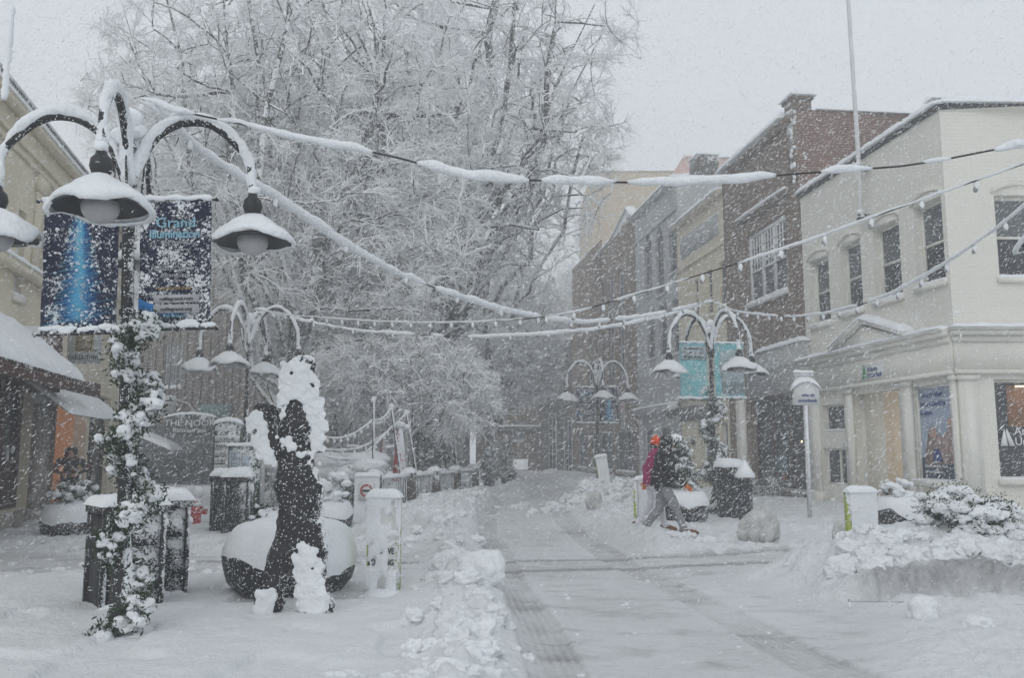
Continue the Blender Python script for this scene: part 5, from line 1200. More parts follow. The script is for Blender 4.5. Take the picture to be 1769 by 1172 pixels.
# ------------------------------------------------------------------ light strings across the street
def cable(label, A, B, pts, r_snow, gaps=(), bulbs=.0, seed=1, snow_top=1.0, endz=None):
    """A,B lamp tops (xy); pts = photo points the string passes, hung in the vertical plane through A and B"""
    P = [plane_hit(x, y, A, B) for x, y in pts]; a = np.array([P[0][0], P[0][1]]); P = [Vector(p) for p in P]
    t = np.linspace(0, len(P) - 1, len(P) * 14); Q = np.stack([np.interp(t, range(len(P)), [p[i] for p in P]) for i in range(3)], 1)
    for _ in range(3): Q[1:-1] = (Q[:-2] + Q[1:-1] * 2 + Q[2:]) / 4
    seg = np.r_[0, np.cumsum(np.linalg.norm(np.diff(Q, axis=0), axis=1))]; Ltot = seg[-1]; n = int(Ltot / .05); s_ = np.linspace(0, Ltot, n); Q = np.stack([np.interp(s_, seg, Q[:, i]) for i in range(3)], 1)
    o = Vector(Q[0]); Q = Q - np.array(o); root = thing('light_string', label, 'string lights', o, 0, 'snow-laden light strings across the street'); rs = np.random.RandomState(seed)
    m = MB(); m.tube(Q[::3], .009, 5); m.build('cable', WIRE, root)
    m = MB(); f = s_ / Ltot; on = np.ones(n, bool)
    for g0, g1 in gaps: on &= ~((f > g0) & (f < g1))
    rad = r_snow * (.40 + .55 * vn2(s_ * .9, s_ * 0 + seed, seed) + .30 * vn2(s_ * 4.5, s_ * 0 + seed, seed + 1) + .22 * vn2(s_ * 11, s_ * 0 + seed, seed + 2)) ; i = 0
    while i < n:
        if on[i]:
            j = i
            while j < n and on[j]: j += 1
            if j - i > 3:
                rr = rad[i:j].copy(); e = np.minimum(np.arange(j - i), np.arange(j - i)[::-1]); rr *= np.clip(.35 + e * .25, 0, 1) 
                q = Q[i:j].copy(); q[:, 2] += rr * .35 * snow_top; m.tube(q, rr, 9)
            i = j
        else: i += 1
    tag(m.build('snow_sleeve', SNOWR, root, 180, noise=(r_snow * 1.1, 7.0)), kind='stuff')
    if bulbs:
        k = bulbs * .5
        while k < Ltot - .2:
            p = np.array([np.interp(k, s_, Q[:, i]) for i in range(3)]); m = MB(); m.lathe([(.0, -.005), (.014, -.01), (.014, -.05), (.022, -.07), (.026, -.09), (.018, -.115), (0, -.125)], p, 8); 
            b = m.build('bulb', BULBG, root, 180); m = MB(); m.blob(p + np.array([.01, -.01, -.055]), (.026, .026, .05), 1, .3); m.build('bulb_snow', SNOW, b, 180); k += bulbs
    return root
cable('thick snow-laden string from the near lamp right across above the street to the right edge', LP[0], LP[4], [(246, 168), (300, 190), (430, 217), (520, 240), (620, 258), (690, 273), (800, 304), (900, 311), (1000, 314), (1150, 316), (1270, 312), (1350, 302), (1480, 293), (1560, 287), (1630, 276), (1700, 262), (1769, 249), (1900, 222), (2000, 200)], .040, gaps=[(.06, .072), (.235, .27), (.385, .392), (.47, .476), (.905, .93), (.625, .66), (.715, .76), (.795, .83)], seed=3)
cable('thick snow-laden string sagging diagonally from the near lamp to the lamp with teal banners', LP[0], LP[2], [(246, 172), (290, 207), (350, 262), (420, 308), (480, 345), (540, 385), (600, 425), (680, 470), (740, 493), (800, 516), (870, 537), (950, 551), (1010, 558), (1060, 553), (1130, 545), (1190, 530), (1232, 519)], .046, gaps=[(.27, .278), (.46, .466), (.62, .63), (.80, .82), (.93, .95)], bulbs=1.1, seed=5)
cable('thin light string with drooping bulbs between the two lamps, passing low over the street', LP[1], LP[2], [(440, 534), (500, 549), (560, 562), (620, 572), (690, 577), (760, 580), (830, 583), (900, 580), (960, 576), (1020, 570), (1080, 561), (1150, 546), (1190, 533), (1232, 520)], .048, gaps=[(.34, .37), (.40, .45)], bulbs=.9, seed=7)
cable('fine light string from the lamp without banners rising to the upper right corner', LP[1], LP[4], [(440, 534), (500, 545), (580, 551), (660, 556), (740, 558), (830, 556), (910, 551), (960, 545), (1000, 538), (1060, 520), (1150, 493), (1290, 450), (1400, 415), (1500, 378), (1600, 342), (1700, 307), (1769, 283), (1880, 243), (2000, 205)], .018, gaps=[(.52, .54), (.60, .62), (.70, .74)], bulbs=.55, seed=9)
cable('light string with drooping bulbs from the lamp with teal banners past the bank windows', LP[2], LP[4], [(1236, 522), (1270, 538), (1320, 545), (1370, 547), (1420, 543), (1480, 529), (1540, 508), (1600, 476), (1660, 438), (1720, 396), (1769, 356), (1850, 290), (1990, 205)], .026, gaps=[(.30, .32), (.55, .57)], bulbs=.6, seed=11)
# small sloping strut of the near lamp
m = MB()
# ------------------------------------------------------------------ bins
def litter_bin(label, loc, rz, w=.56, d=.56, h=1.02, cap=.14, kind='box'):
    root = thing('litter_bin', label, 'litter bin', loc, rz, 'dark metal litter bins')
    if kind == 'box':
        m = MB(); m.box(-w / 2, w / 2, -d / 2, d / 2, .06, h - .12); 
        for sx in (-1, 1):
            for sy in (-1, 1): m.box(sx * w / 2 - .025, sx * w / 2 + .025, sy * d / 2 - .025, sy * d / 2 + .025, 0, h - .08)
        m.build('body', BIN, root); m = MB(); m.box(-w / 2 - .04, w / 2 + .04, -d / 2 - .04, d / 2 + .04, h - .10, h - .02); m.box(-w / 2 + .06, w / 2 - .06, -d / 2 - .03, -d / 2 + .0, h * .62, h * .8) ; m.build('lid', BIN, root)
        m = MB(); m.slab(-w / 2 - .06, w / 2 + .06, -d / 2 - .06, d / 2 + .06, h - .03, cap, nz=.35, nx=22, ny=22); m.build('lid_snow', SNOW, root, 180)
        m = MB(); 
        for _ in range(10): m.blob((w / 2 + .02, -d / 2 + d * random.random(), h - .16 - .12 * random.random()), (.03, .07, .05), 2, .3)
        m.build('side_snow', SNOW, root, 180); m = MB(); [m.blob((-w / 2 + w * random.random(), -d / 2 - .02, .03 + .07 * random.random()), (.09, .05, .05), 2, .3) for _ in range(8)]
        m.build('side_snow', SNOW, root, 180)
    else:
        m = MB(); m.lathe([(0, 0), (w / 2, 0), (w / 2, .05), (w / 2 - .02, .07), (w / 2 - .02, h - .1), (w / 2 + .02, h - .08), (w / 2 + .02, h - .02), (0, h - .02)], n=10 if kind == 'cone' else 20); m.build('body', BIN, root, 30)
        m = MB(); m.lathe([(w / 2 - .05, h - .3), (w / 2 - .012, h - .3), (w / 2 - .012, h - .16), (w / 2 - .05, h - .16)], n=20); m.build('opening_band', ENAMEL, root)
        m = MB(); m.lathe([(w / 2 + .03, h - .03), (w / 2 + .045, h + .01), (w / 2 * (.72 if kind == 'cone' else 1.0), h + cap * .6), (w / 2 * (.2 if kind == 'cone' else .7), h + cap * (1.25 if kind == 'cone' else .95)), (0, h + cap * (1.3 if kind == 'cone' else 1.0))], n=24); m.build('lid_snow', SNOW, root, 180, noise=(.05, 6))
    return root
b0 = gp(212, 1082); litter_bin('near dark litter bin directly behind the garlanded post, front side crusted with snow', (at(216, 960, 8.5)[0], 8.5, 0), R(40), .52, .52, 1.06, .13)
litter_bin('dark litter bin farther back, right neighbour of the nearest bin, sharing the snow cap', (at(280, 950, 9.3)[0], 9.3, 0), R(38), .38, .36, 1.06, .16)
b = at(411, 778, 15.4); litter_bin('tall dark litter bin with curled snow cap before the green map board', (at(414, 778, 15.3)[0], 15.3, 0), R(8), .40, .40, 1.12, .20); litter_bin('narrow dark litter bin partly behind the bin with the curled snow cap', (at(390, 778, 15.9)[0], 15.9, 0), R(5), .32, .36, 1.12, .16)
litter_bin('round dark litter bin beside the garlanded lamp post with teal banners', (at(1259, 778, 19.4)[0], 19.4, 0), 0, .62, .62, 1.20, .17, 'round')
litter_bin('slim dark ash bin with a cone of snow at the right of the round bin', (at(1285, 778, 18.0)[0], 18.0, 0), 0, .34, .34, 1.02, .24, 'cone')
# ------------------------------------------------------------------ bowl planters
def bowl(label, loc, r=.62, h=.82, cap=.5, seed=1, name='bowl_planter'):
    root = thing(name, label, 'planter', loc, 0, 'big dark bowl planters')
    prof = [(0, 0), (r * .45, 0), (r * .72, h * .08), (r * .93, h * .28), (r, h * .52), (r * .95, h * .76), (r * .80, h * .95), (r * .66, h), (r * .60, h * .95), (0, h * .9)]
    t_ = np.linspace(0, 7, 20); P_ = list(zip(np.interp(t_, range(8), [p[0] for p in prof[:8]]), np.interp(t_, range(8), [p[1] for p in prof[:8]]))) + prof[8:]
    m = MB(); m.lathe(P_, n=40); m.build('bowl', BOWL, root, 60)
    m = MB(); n = 48; V = []; rings = 14; zc_ = h * cap
    for i in range(rings + 1):
        t = i / rings
        for j in range(n):
            a = j * 2 * math.pi / n; w = vn2(np.array([math.cos(a) * 1.5 + seed]), np.array([math.sin(a) * 1.5]), seed)[0] + .35 * vn2(np.array([math.cos(a) * 6 + seed]), np.array([math.sin(a) * 6]), seed)[0]
            wind = .5 * (math.cos(a) * .7 - math.sin(a) * .5)
            zl_ = zc_ + h * (.26 * (.65 - w) - .10 * wind); ph = math.pi / 2 * (1 - t); 
            rr = np.interp(zl_, [p[1] for p in P_[:20]], [p[0] for p in P_[:20]]) + .012
            z = zl_ + (h * 1.08 - zl_) * math.sin(ph) ** 1.0; rad = rr * math.cos(ph) ** .75 if t > 0 else 0
            rad = max(rad, (np.interp(min(z, h), [p[1] for p in P_[:20]], [p[0] for p in P_[:20]]) + .012) if z < h * .97 else rad)
            V.append((rad * math.cos(a), rad * math.sin(a), z))
    F = [(i * n + j, i * n + (j + 1) % n, (i + 1) * n + (j + 1) % n, (i + 1) * n + j) for i in range(rings) for j in range(n)]
    F += [(rings * n + j, rings * n + (j + 1) % n, rings * n + (j + 1) % n, rings * n + j) for j in []]
    m.add(V, np.array([f[::-1] for f in F])); m.build('snow_cap', SNOW, root, 180, noise=(.03, 7)); return root
bowl('big dark bowl planter with heavy snow cap right behind the striding steel sculpture', (at(508, 778, 9.45)[0], 9.45, -.03), .70, .83, .50, 1)
bowl('dark bowl planter in front of the stone pier of the left shop', (at(128, 778, 14.9)[0], 14.9, 0), .46, .66, .58, 2)
bowl('dark bowl planter behind the sculpture and left of the no-entry sign', (at(572, 778, 16.4)[0], 16.4, 0), .44, .62, .62, 3)
bowl('dark bowl planter just ahead of the two walkers', (at(1178, 778, 17.9)[0], 17.9, 0), .52, .74, .60, 4)
bowl('dark bowl planter in front of the bank poster window', (at(1547, 778, 17.0)[0], 17.0, 0), .46, .66, .52, 5)
bowl('big snow-buried bowl planter on the ploughed mound at the right edge', (at(1662, 778, 10.35)[0], 10.35, -.05), .72, .66, .30, 6)
bowl('dark bowl planter partly hidden behind the near bins at the left edge', (at(98, 778, 17.2)[0] + .2, 16.6, 0), .40, .5, .6, 7) if False else None
shrub('bare-looking snowy shrub in the bowl planter by the left shop', (at(130, 778, 14.9)[0], 14.9, .60), .40, .35, .55, 22, 2, green=True, snowiness=.55)
shrub('snow-bent shrub with drooping clumps in the planter left of the no-entry sign', (at(570, 778, 16.4)[0], 16.4, .52), .46, .4, .62, 26, 3, snowiness=.9)
shrub('low snowy sprig in the big planter behind the sculpture, at its left', (at(462, 778, 9.5)[0], 9.4, .66), .18, .16, .36, 14, 5, snowiness=.7)
shrub('three snow pompoms on the dwarf conifer before the bank poster window', (at(1542, 778, 17.0)[0], 17.0, .58), .30, .26, .46, 12, 6, snowiness=.95)
big = shrub('large dense evergreen bush bowed under snow in the mound planter', (at(1662, 778, 10.3)[0], 10.3, .50), .58, .50, .66, 70, 7, snowiness=.62)
# cone topiary by the walkers
def topiary(label, loc, r, h, seed):
    root = thing('cone_topiary', label, 'shrub', loc, 0, 'plants in the bowl planters'); rs = np.random.RandomState(seed); C = []
    for i in range(90):
        t = rs.rand() ** 1.2; a = rs.rand() * 6.28; rr = r * (1 - t * .62) * (.75 + .3 * rs.rand()); C.append((rr * math.cos(a), rr * math.sin(a), h * t))
    C = np.array(C); m = MB(); m.leaves(C, .03, 90, .06, seed); m.tube([(0, 0, -.3), (0, 0, h)], .03, 6); m.build('foliage', LEAF, root); sph = []
    for c in C:
        if rs.rand() < .85:
            k = .035 + .05 * rs.rand(); sph.append(((c[0] * 1.1, c[1] * 1.1, c[2] + k * .4), k))
            for _ in range(2): o = rs.normal(size=3) * k * .8; sph.append(((c[0] * 1.1 + o[0], c[1] * 1.1 + o[1], c[2] + o[2] * .6), k * .55))
    fused('snow_clumps', sph, .016, (.02, 16), SNOWR, root, .75); return root
topiary('snow-clumped conical topiary in the planter ahead of the walkers', (at(1172, 778, 17.9)[0], 17.9, .72), .34, .98, 3)
p = at(1168, 800, 18.9); ml = thing('capped_pillar_box', 'small grey pillar box with a tall mushroom of snow behind the topiary', 'post box', (p[0], 18.9, 0))
m = MB(); m.lathe([(0, 0), (.09, 0), (.09, 1.05), (.20, 1.10), (.20, 1.55), (.17, 1.6), (0, 1.6)], n=18); m.build('body', GREYSTONE, ml, 40); m = MB(); m.lathe([(.19, 1.56), (.24, 1.60), (.25, 1.68), (.20, 1.80), (.10, 1.88), (0, 1.90)], n=22); m.build('snow_cap', SNOW, ml, 180, noise=(.03, 5))
# ------------------------------------------------------------------ hydrant
p = gp(335, 919); hy = thing('fire_hydrant', 'small red fire hydrant with a lump of snow on top', 'fire hydrant', (p[0], p[1], 0))
m = MB(); m.lathe([(0, 0), (.17, 0), (.17, .05), (.12, .07), (.11, .42), (.15, .44), (.15, .48), (.12, .50), (.12, .56), (.09, .62), (.04, .66), (.03, .70), (0, .71)], n=20)
for a in (0, math.pi): 
    m.tube([(0, 0, .38), (.20 * math.cos(a), 0, .38)], .045, 10); m.tube([(.17 * math.cos(a), 0, .38), (.22 * math.cos(a), 0, .38)], .06, 8)
m.tube([(0, 0, .33), (0, -.19, .33)], .06, 10); m.tube([(0, -.17, .33), (0, -.21, .33)], .075, 8); m.build('body', RED, hy, 40)
m = MB(); m.blob((.02, 0, .74), (.13, .12, .12), 2, .25); m.blob((.2, 0, .45), (.05, .05, .03), 2, .2); m.blob((-.2, 0, .45), (.05, .05, .03), 2, .2); m.blob((0, -.02, .52), (.16, .14, .04), 2, .2); m.build('snow_cap', SNOW, hy, 180)
# ------------------------------------------------------------------ bollard signs (tall lime-edged boxes)
def bollard_sign(label, loc, rz, w=.34, h=.98, d=.10, text=None, lean=0, thick=1.0):
    root = thing('bollard_sign', label, 'traffic sign', loc, rz, 'lime-edged upright traffic signs'); root.rotation_euler = (0, lean, rz)
    m = MB(); m.box(-w / 2, w / 2, -d / 2, d / 2, 0, h); m.build('core', LIME, root)
    m = MB(); m.box(-w / 2 + .035, w / 2 - .035, -d / 2 - .006, -d / 2 + .0, .03, h - .04); m.build('panel', WHITEP, root)
    if text:
        text_obj('lettering', text[0], .085, INK, root, TM(w / 2 - .045, -d / 2 - .012, h * .45), 'RIGHT', sx=.72, font_off=.002); text_obj('lettering', text[1], .085, INK, root, TM(w / 2 - .045, -d / 2 - .012, h * .34), 'RIGHT', sx=.72, font_off=.002)
    m = MB(); nz, nx = 26, 12; V = []
    for i in range(nx + 1):
        for j in range(nz + 1): V.append((-w / 2 + .0 + (w - .012) * i / nx, 0, h * j / nz * 1.02))
    V = np.array(V); T = (fbm2(V[:, 0] * 9 + w * 50, V[:, 2] * 6, 4, 3)); cut = sstep(.42, .5, T + (0.25 if not text else 0) + .5 * np.abs(V[:, 2] / h - .45) - (0.30 if text else 0) * ((V[:, 0] > .05) & (V[:, 2] > h * .3) & (V[:, 2] < h * .62)))
    V[:, 1] = -d / 2 - .02 * 0 + .03 - cut * (.035 + .05 * T * thick); V[:, 1] = np.where(cut < .05, -d / 2 + .03, V[:, 1])
    F = [(i * (nz + 1) + j, (i + 1) * (nz + 1) + j, (i + 1) * (nz + 1) + j + 1, i * (nz + 1) + j + 1) for i in range(nx) for j in range(nz)]; m.add(V, np.array(F))
    m.slab(-w / 2 - .02, w / 2 + .02, -d / 2 - .05, d / 2 + .02, h - .005, .10, nx=14, ny=10); m.blob((.02, -.05, .03), (w * .7, .22, .10), 2, .2)
    m.build('stuck_snow', SNOW, root, 180); return root
p = gpz(662, 1030); bollard_sign('snow-plastered lime-edged upright sign with broken black letters at the carriageway edge', (p[0], p[1], 0), R(-6), .34, 1.06, .12, ('ACTIVE', 'LOADING'))
p = gpz(1491, 971); bollard_sign('snow-plastered upright sign with lime left edge in front of the bank', (p[0], p[1], 0), R(14), .42, .98, .12, None)
p = gp(1111, 930); bollard_sign('narrow lime-edged upright sign standing behind the two walkers', (p[0] - .02, p[1] + .2, 0), R(60), .42, 1.02, .06, None)
p = at(1047, 862, 25.5); bollard_sign('tilted snow-covered upright sign sticking out of the heap by the road bend', (p[0], 25.5, .42), R(10), .34, .95, .08, None, lean=R(-9), thick=.5)
p = gp(622, 912); ne = bollard_sign('lime-framed no-entry sign with a red ring near the cafe railing', (p[0], 18.6, 0), R(4), .52, 1.0, .08, None, thick=.3)
m = MB(); m.box(-.17, .17, -.105, -.10, .50, .86); m.build('panel_clear', WHITEP, ne); m = MB(); m.lathe([(.10, 0), (.135, 0), (.135, .006), (.10, .006), (.10, 0)], (0, 0, 0), 24); o = m.build('red_ring', REDINK, ne); o.data.transform(TM(0, -.11, .70)); m = MB(); m.box(-.09, .09, -.118, -.112, .68, .72); m.build('ring_bar', INK, ne)
# ------------------------------------------------------------------ directory post and map board
p = at(393, 778, 17.6); ds = thing('directory_sign', 'tall green and white directory board with WINE arrow panels and curved snowy top', 'sign', (p[0], 17.6, 0), R(4))
w_ = (at(416, 778, 17.6)[0] - at(370, 778, 17.6)[0]); zt = at(393, 733, 17.6)[2]; z0_ = .06
m = MB(); n = 8; P_ = [(-w_ / 2 + w_ * t / n, zt + .05 * math.sin(math.pi * t / n)) for t in range(n + 1)]; m.prism([(-w_ / 2, z0_), (w_ / 2, z0_)] + P_[::-1], -.06, .06); m.build('board', GREENP, ds)
text_obj('lettering', 'Downtown', .11, WHITEINK, ds, TM(0, -.063, zt - .14)); z = at(393, 753, 17.6)[2]
m = MB(); rows = []
for i in range(9):
    if i in (5,): z -= .13; continue
    m.box(-w_ / 2 + .03, w_ / 2 - .02, -.068, -.061, z - .125, z); rows.append(z); z -= .145
m.build('panels', WHITEP, ds)
for z, t in zip(rows, ('WINE', 'PARKING', 'CAFE', 'BOOKS', 'SHOPS', 'THEATRE', 'P', 'MUSIC')): text_obj('lettering', '< ' + t if t != 'PARKING' else t + ' >', .095, INK, ds, TM(-.0, -.071, z - .10), sx=.9)
m = MB(); m.box(-w_ / 2 + .03, w_ / 2 - .02, -.068, -.061, rows[4] - .30, rows[4] - .16); m.build('amber_panel', M('amber_panel', (.40, .26, .18), .7, .1, 4, (.12, .1, .1, 14)), ds)
m = MB(); m.slab(-w_ / 2 - .03, w_ / 2 + .03, -.1, .08, zt, .10, nx=16, ny=8, zf=lambda X, Y: .05 * np.cos(X / w_ * math.pi)); m.build('top_snow', SNOW, ds, 180)
Y_ = 16.8; p = at(425, 778, Y_); mbd = thing('map_kiosk', 'green map kiosk with a pale blue street map behind a litter bin', 'map board', (p[0], Y_, 0), R(-3))
xa, xb = at(396, 778, Y_)[0] - p[0], at(453, 778, Y_)[0] - p[0]; zt = at(420, 771, Y_)[2]
m = MB(); m.box(xa, xb, -.05, .05, .12, zt); m.build('board', GREENP, mbd); m = MB(); m.box(xb, xb + .06, -.06, .06, .0, zt + .05); m.box(xa - .05, xa, -.06, .06, .0, zt + .02); m.build('frame_post', GREYSTONE, mbd)
m = MB(); m.box(xa + .02, at(433, 778, Y_)[0] - p[0], -.06, -.052, zt - .65, zt - .08); mp_ = m.build('map_panel', MAPP, mbd); m = MB()
for i in range(6): m.box(xa + .05, xa + .36, -.064, -.061, zt - .16 - i * .09, zt - .15 - i * .09); m.box(xa + .07 + i * .05, xa + .08 + i * .05, -.0645, -.0611, zt - .62, zt - .12)
m.build('map_lines', GREYINK, mp_); m = MB(); m.slab(xa - .06, xb + .08, -.10, .08, zt + .0, .07, nx=24, ny=8); m.build('top_snow', SNOW, mbd, 180)
# hanging post sign by the bookshop
Y_ = 19.0; p = at(1396, 778, Y_); ps = thing('post_sign', 'small snow-capped double sign on a tall white post between bookshop and bank', 'sign', (p[0], Y_, 0)); zb, zt = at(1396, 700, Y_)[2], at(1396, 660, Y_)[2]; hw = .30
m = MB(); m.box(-.06, -.01 + .03, -.03, .03, 0, zb); m.box(-.25, .18, -.025, .025, zt + .10, zt + .20); m.box(-.02, .02, -.02, .02, zt, zt + .1); m.build('post', M('post_white', (.6, .61, .61), .6, .05, 3, (.14, .4, .3, 12)), ps)
m = MB(); P_ = [(-hw, zb), (hw * .95, zb), (hw * .95, zt - .12), (hw * .6, zt), (-.1, zt + .05), (-hw * .8, zt - .05)]; m.prism(P_, -.04, .04); m.build('board', WHITEP, ps)
text_obj('lettering', 'atlantic', .10, BLUEINK, ps, TM(.04, -.045, zb + .18), font_off=.002); text_obj('lettering', 'unionbank', .10, BLUEINK, ps, TM(.02, -.045, zb + .06), font_off=.002)
m = MB(); m.slab(-hw - .03, hw + .02, -.09, .07, zt - .10, .17, nx=18, ny=8, zf=lambda X, Y: -.35 * (X / hw) ** 2 * .4 + .1); m.slab(-.27, .2, -.06, .05, zt + .2, .07, nx=14, ny=8); m.build('top_snow', SNOW, ps, 180)
# ------------------------------------------------------------------ cafe railing, poles, parasol, hedge
A, B = gp(645, 902), gp(818, 866); L = (B - A).length; rz = math.atan2(B[1] - A[1], B[0] - A[0])
cr = thing('cafe_railing', 'snow-covered cafe railing with brick piers running back towards the far end', 'railing', (A[0], A[1], 0), rz)
m = MB(); s_ = 0
while s_ < L: m.box(s_ - .008, s_ + .008, -.01, .01, .12, .92); s_ += .12
m.box(0, L, -.02, .02, .90, .94); m.box(0, L, -.015, .015, .10, .13); m.build('bars', M('railing_black', (.03, .03, .03), .5, .2, 6, (.36, .3, .5, 16)), cr)
for s_ in (0, L * .28, L * .52, L * .76, L): m = MB(); m.box(s_ - .13, s_ + .13, -.13, .13, 0, 1.0); pp = m.build('pier', DARKBRICK, cr); m = MB(); m.slab(s_ - .17, s_ + .17, -.17, .17, 1.0, .14, nx=10, ny=10); m.build('pier_snow', SNOW, pp, 180)
m = MB(); m.slab(0, L, -.07, .07, .93, .16, nx=100, ny=6, nz=.7); m.build('rail_snow', SNOW, cr, 180)
A2, B2 = gp(480, 878), gp(640, 890); hd = thing('snowy_hedge', 'low hedge buried in lumpy snow behind the small planter in the cafe garden', 'hedge', (0, 0, 0)); m = MB(); rs = np.random.RandomState(3); m2 = MB(); C = []
for i in range(90):
    t = rs.rand(); x = A2[0] + (B2[0] - A2[0]) * t + rs.normal() * .1; y = A2[1] + (B2[1] - A2[1]) * t + rs.normal() * .35; z = .75 + .45 * rs.rand(); k = .16 + .20 * rs.rand(); C.append((x, y, z * .7)); m.blob((x, y, z + .12), (k * 1.3, k, k * .6), 2, .3, 2, int(rs.randint(999)))
m.build('snow_clumps', SNOW, hd, 180); m2.leaves(np.array(C), .04, 120, .22, 3); m2.leaves(np.array(C) * np.array([1, 1, .4]), .04, 90, .22, 4); m2.build('foliage', LEAF2, hd)
def pole(label, px0, py0, px1, py1, Y, r=.028, snow=.05, mat=IRON2, name='light_pole'):
    a, b = at(px0, py0, Y), at(px1, py1, Y); root = thing(name, label, 'pole', (a[0], Y, 0), 0, 'poles holding the cafe light strings'); v = b - a; v[2] += a[2]
    m = MB(); m.tube([(0, 0, 0), (v[0], 0, b[2])], r, 8); m.build('shaft', mat, root, 60)
    m = MB(); m.tube([(v[0] * t + .015, -.01, b[2] * t) for t in np.linspace(.05, 1, 24)], [.012 + .022 * random.random() for _ in range(24)], 6); m.blob((v[0], 0, b[2] + .04), (snow * 1.3, snow, snow * 1.6), 2, .2); m.build('snow', SNOW, root, 180); return Vector((b[0], Y, b[2]))
k1 = pole('upright cafe pole with a ball of snow on top, left of the folded parasol', 645, 870, 645, 694, 21.0)
k2 = pole('leaning cafe pole crossing in front of the folded red parasol', 702, 845, 676, 706, 22.0)
k3 = pole('leaning cafe pole just right of the folded red parasol', 730, 845, 702, 716, 23.0)
k4 = pole('slim distant pole at the far end of the cafe railing', 795, 868, 783, 742, 26.0, .02, .03)
def small_string(label, P0, P1, sag, seed):
    root = thing('cafe_light_string', label, 'string lights', P0, 0, 'thin light strings over the cafe garden'); v = P1 - P0; Q = [(v[0] * t, v[1] * t, v[2] * t - sag * math.sin(math.pi * t)) for t in np.linspace(0, 1, 30)]
    m = MB(); m.tube(Q, .010, 4); m.build('cable', WIRE, root); m = MB(); m.tube([(q[0], q[1], q[2] + .02) for q in Q], [.018 + .02 * random.random() for _ in Q], 6)
    for q in Q[2::4]: m.blob((q[0], q[1], q[2] - .06), (.035, .035, .05), 1, .2)
    m.build('snow_sleeve', SNOW, root, 180)
s0_ = at(560, 757, 20.5); small_string('upper snowy light string rising from the sculpture to the leaning pole', s0_, k1 + Vector((0, 0, -.45)), .18, 1); small_string('short light string between upright pole and leaning pole', k1 + Vector((0, 0, -.45)), k2, .12, 2)
small_string('lower snowy light string ending at the second leaning pole', at(560, 778, 20.5), k3, .35, 3); small_string('faint light string under the lower one in the cafe garden', at(560, 790, 20.5), k2 + Vector((0, 0, -.5)), .35, 4)
Y_ = 22.6; p = at(691, 778, Y_); pr_ = thing('folded_parasol', 'folded red parasol dusted with snow among the cafe poles', 'parasol', (p[0], Y_, 0)); zt = at(691, 738, Y_)[2]
m = MB(); m.tube([(0, 0, 0), (0, 0, zt)], .03, 8); m.build('pole', GREYSTONE, pr_); m = MB(); m.lathe([(0, zt), (.06, zt - .05), (.12, zt - .5), (.19, zt - 1.3), (.17, zt - 1.4), (0, zt - 1.38)], n=12); m.build('cloth', REDCLOTH, pr_, 60); m = MB(); m.blob((0, 0, zt + .05), (.13, .12, .09), 2, .2); m.build('snow_cap', SNOW, pr_, 180)
p = at(700, 778, 22.9); cp = thing('white_post', 'thick pale post capped with snow right beside the folded parasol', 'post', (p[0], 22.9, 0), 0); zt = at(700, 742, 22.9)[2]; m = MB(); m.tube([(0, 0, 0), (0, 0, zt)], .08, 12); m.build('shaft', SIGNGREY, cp, 50); m = MB(); m.blob((0, 0, zt + .04), (.13, .13, .10), 2, .2); m.build('snow_cap', SNOW, cp, 180)
p = at(656, 778, 24.5); cp = thing('red_cloth_banner', 'faint red cloth hanging in the cafe garden left of the folded parasol', 'cloth', (p[0] - .1, 26.0, 0)); m = MB(); m.tube([(0, 0, 0), (.02, 0, 2.2)], .025, 6); m.build('pole', IRON2, cp); m = MB(); m.lathe([(0, 2.2), (.05, 2.1), (.13, 1.3), (.10, 1.1), (0, 1.1)], n=10); m.build('cloth', REDCLOTH, cp, 60)
# small conifers, far end
for i, (px, Y, h, lb_) in enumerate([(845, 36, 1.5, 'dark little conifer in a tub at the far left kerb'), (875, 38, 1.9, 'taller dark conifer in a tub nearest the lit far shop window'), (770, 27, 2.6, 'dark upright conifer behind the cafe railing end'), (745, 29, 2.2, 'dark bushy conifer between the leaning poles and the railing end')]):
    p = at(px, 778, Y); root = thing('small_conifer', lb_, 'conifer', (p[0], Y, 0), 0, 'dark small conifers near the street end'); rs = np.random.RandomState(i); C = []
    for _ in range(60): t = rs.rand(); a = rs.rand() * 6.28; r_ = h * .22 * (1 - t) * rs.rand() ** .4; C.append((r_ * math.cos(a), r_ * math.sin(a), .35 + (h - .35) * t))
    C = np.array(C); m = MB(); m.leaves(C, .06, 60, .08, i); m.build('crown', LEAF2, root); m = MB(); m.lathe([(0, 0), (.2, 0), (.26, .4), (0, .4)], n=12); m.tube([(0, 0, .3), (0, 0, h)], .03, 5); m.build('tub', BIN, root); m = MB()
    for c in C[::3]: m.blob(c * 1.08 + np.array([0, 0, .04]), (.08, .07, .04), 1, .3)
    m.build('snow_clumps', SNOW, root, 180)
shrub('dark clipped hedge plant along the bookshop window foot', (FBB.P[0] + FBB.d[0] * (WBB * .72) - FBB.inn[0] * .5, FBB.P[1] + FBB.d[1] * (WBB * .72) - FBB.inn[1] * .5, 0), .9, .35, .75, 26, 12, name='window_hedge', group=None, green=False, snowiness=.22)
# low cord in front of the mound
a = at(1467, 1040, 8.55); b = at(1900, 1050, 8.45); cd = thing('low_cord', 'thin pale cord stretched low along the foot of the cut dirty snow wall', 'cord', a); m = MB(); m.tube([(0, 0, 0), ((b[0] - a[0]) / 2, 0, -.01), tuple(b - a)], .005, 5); m.build('cord', SIGNGREY, cd)
m = MB(); m.tube([(0, 0, -.25), (0, 0, .02)], .012, 6); m.build('stake', SIGNGREY, cd)
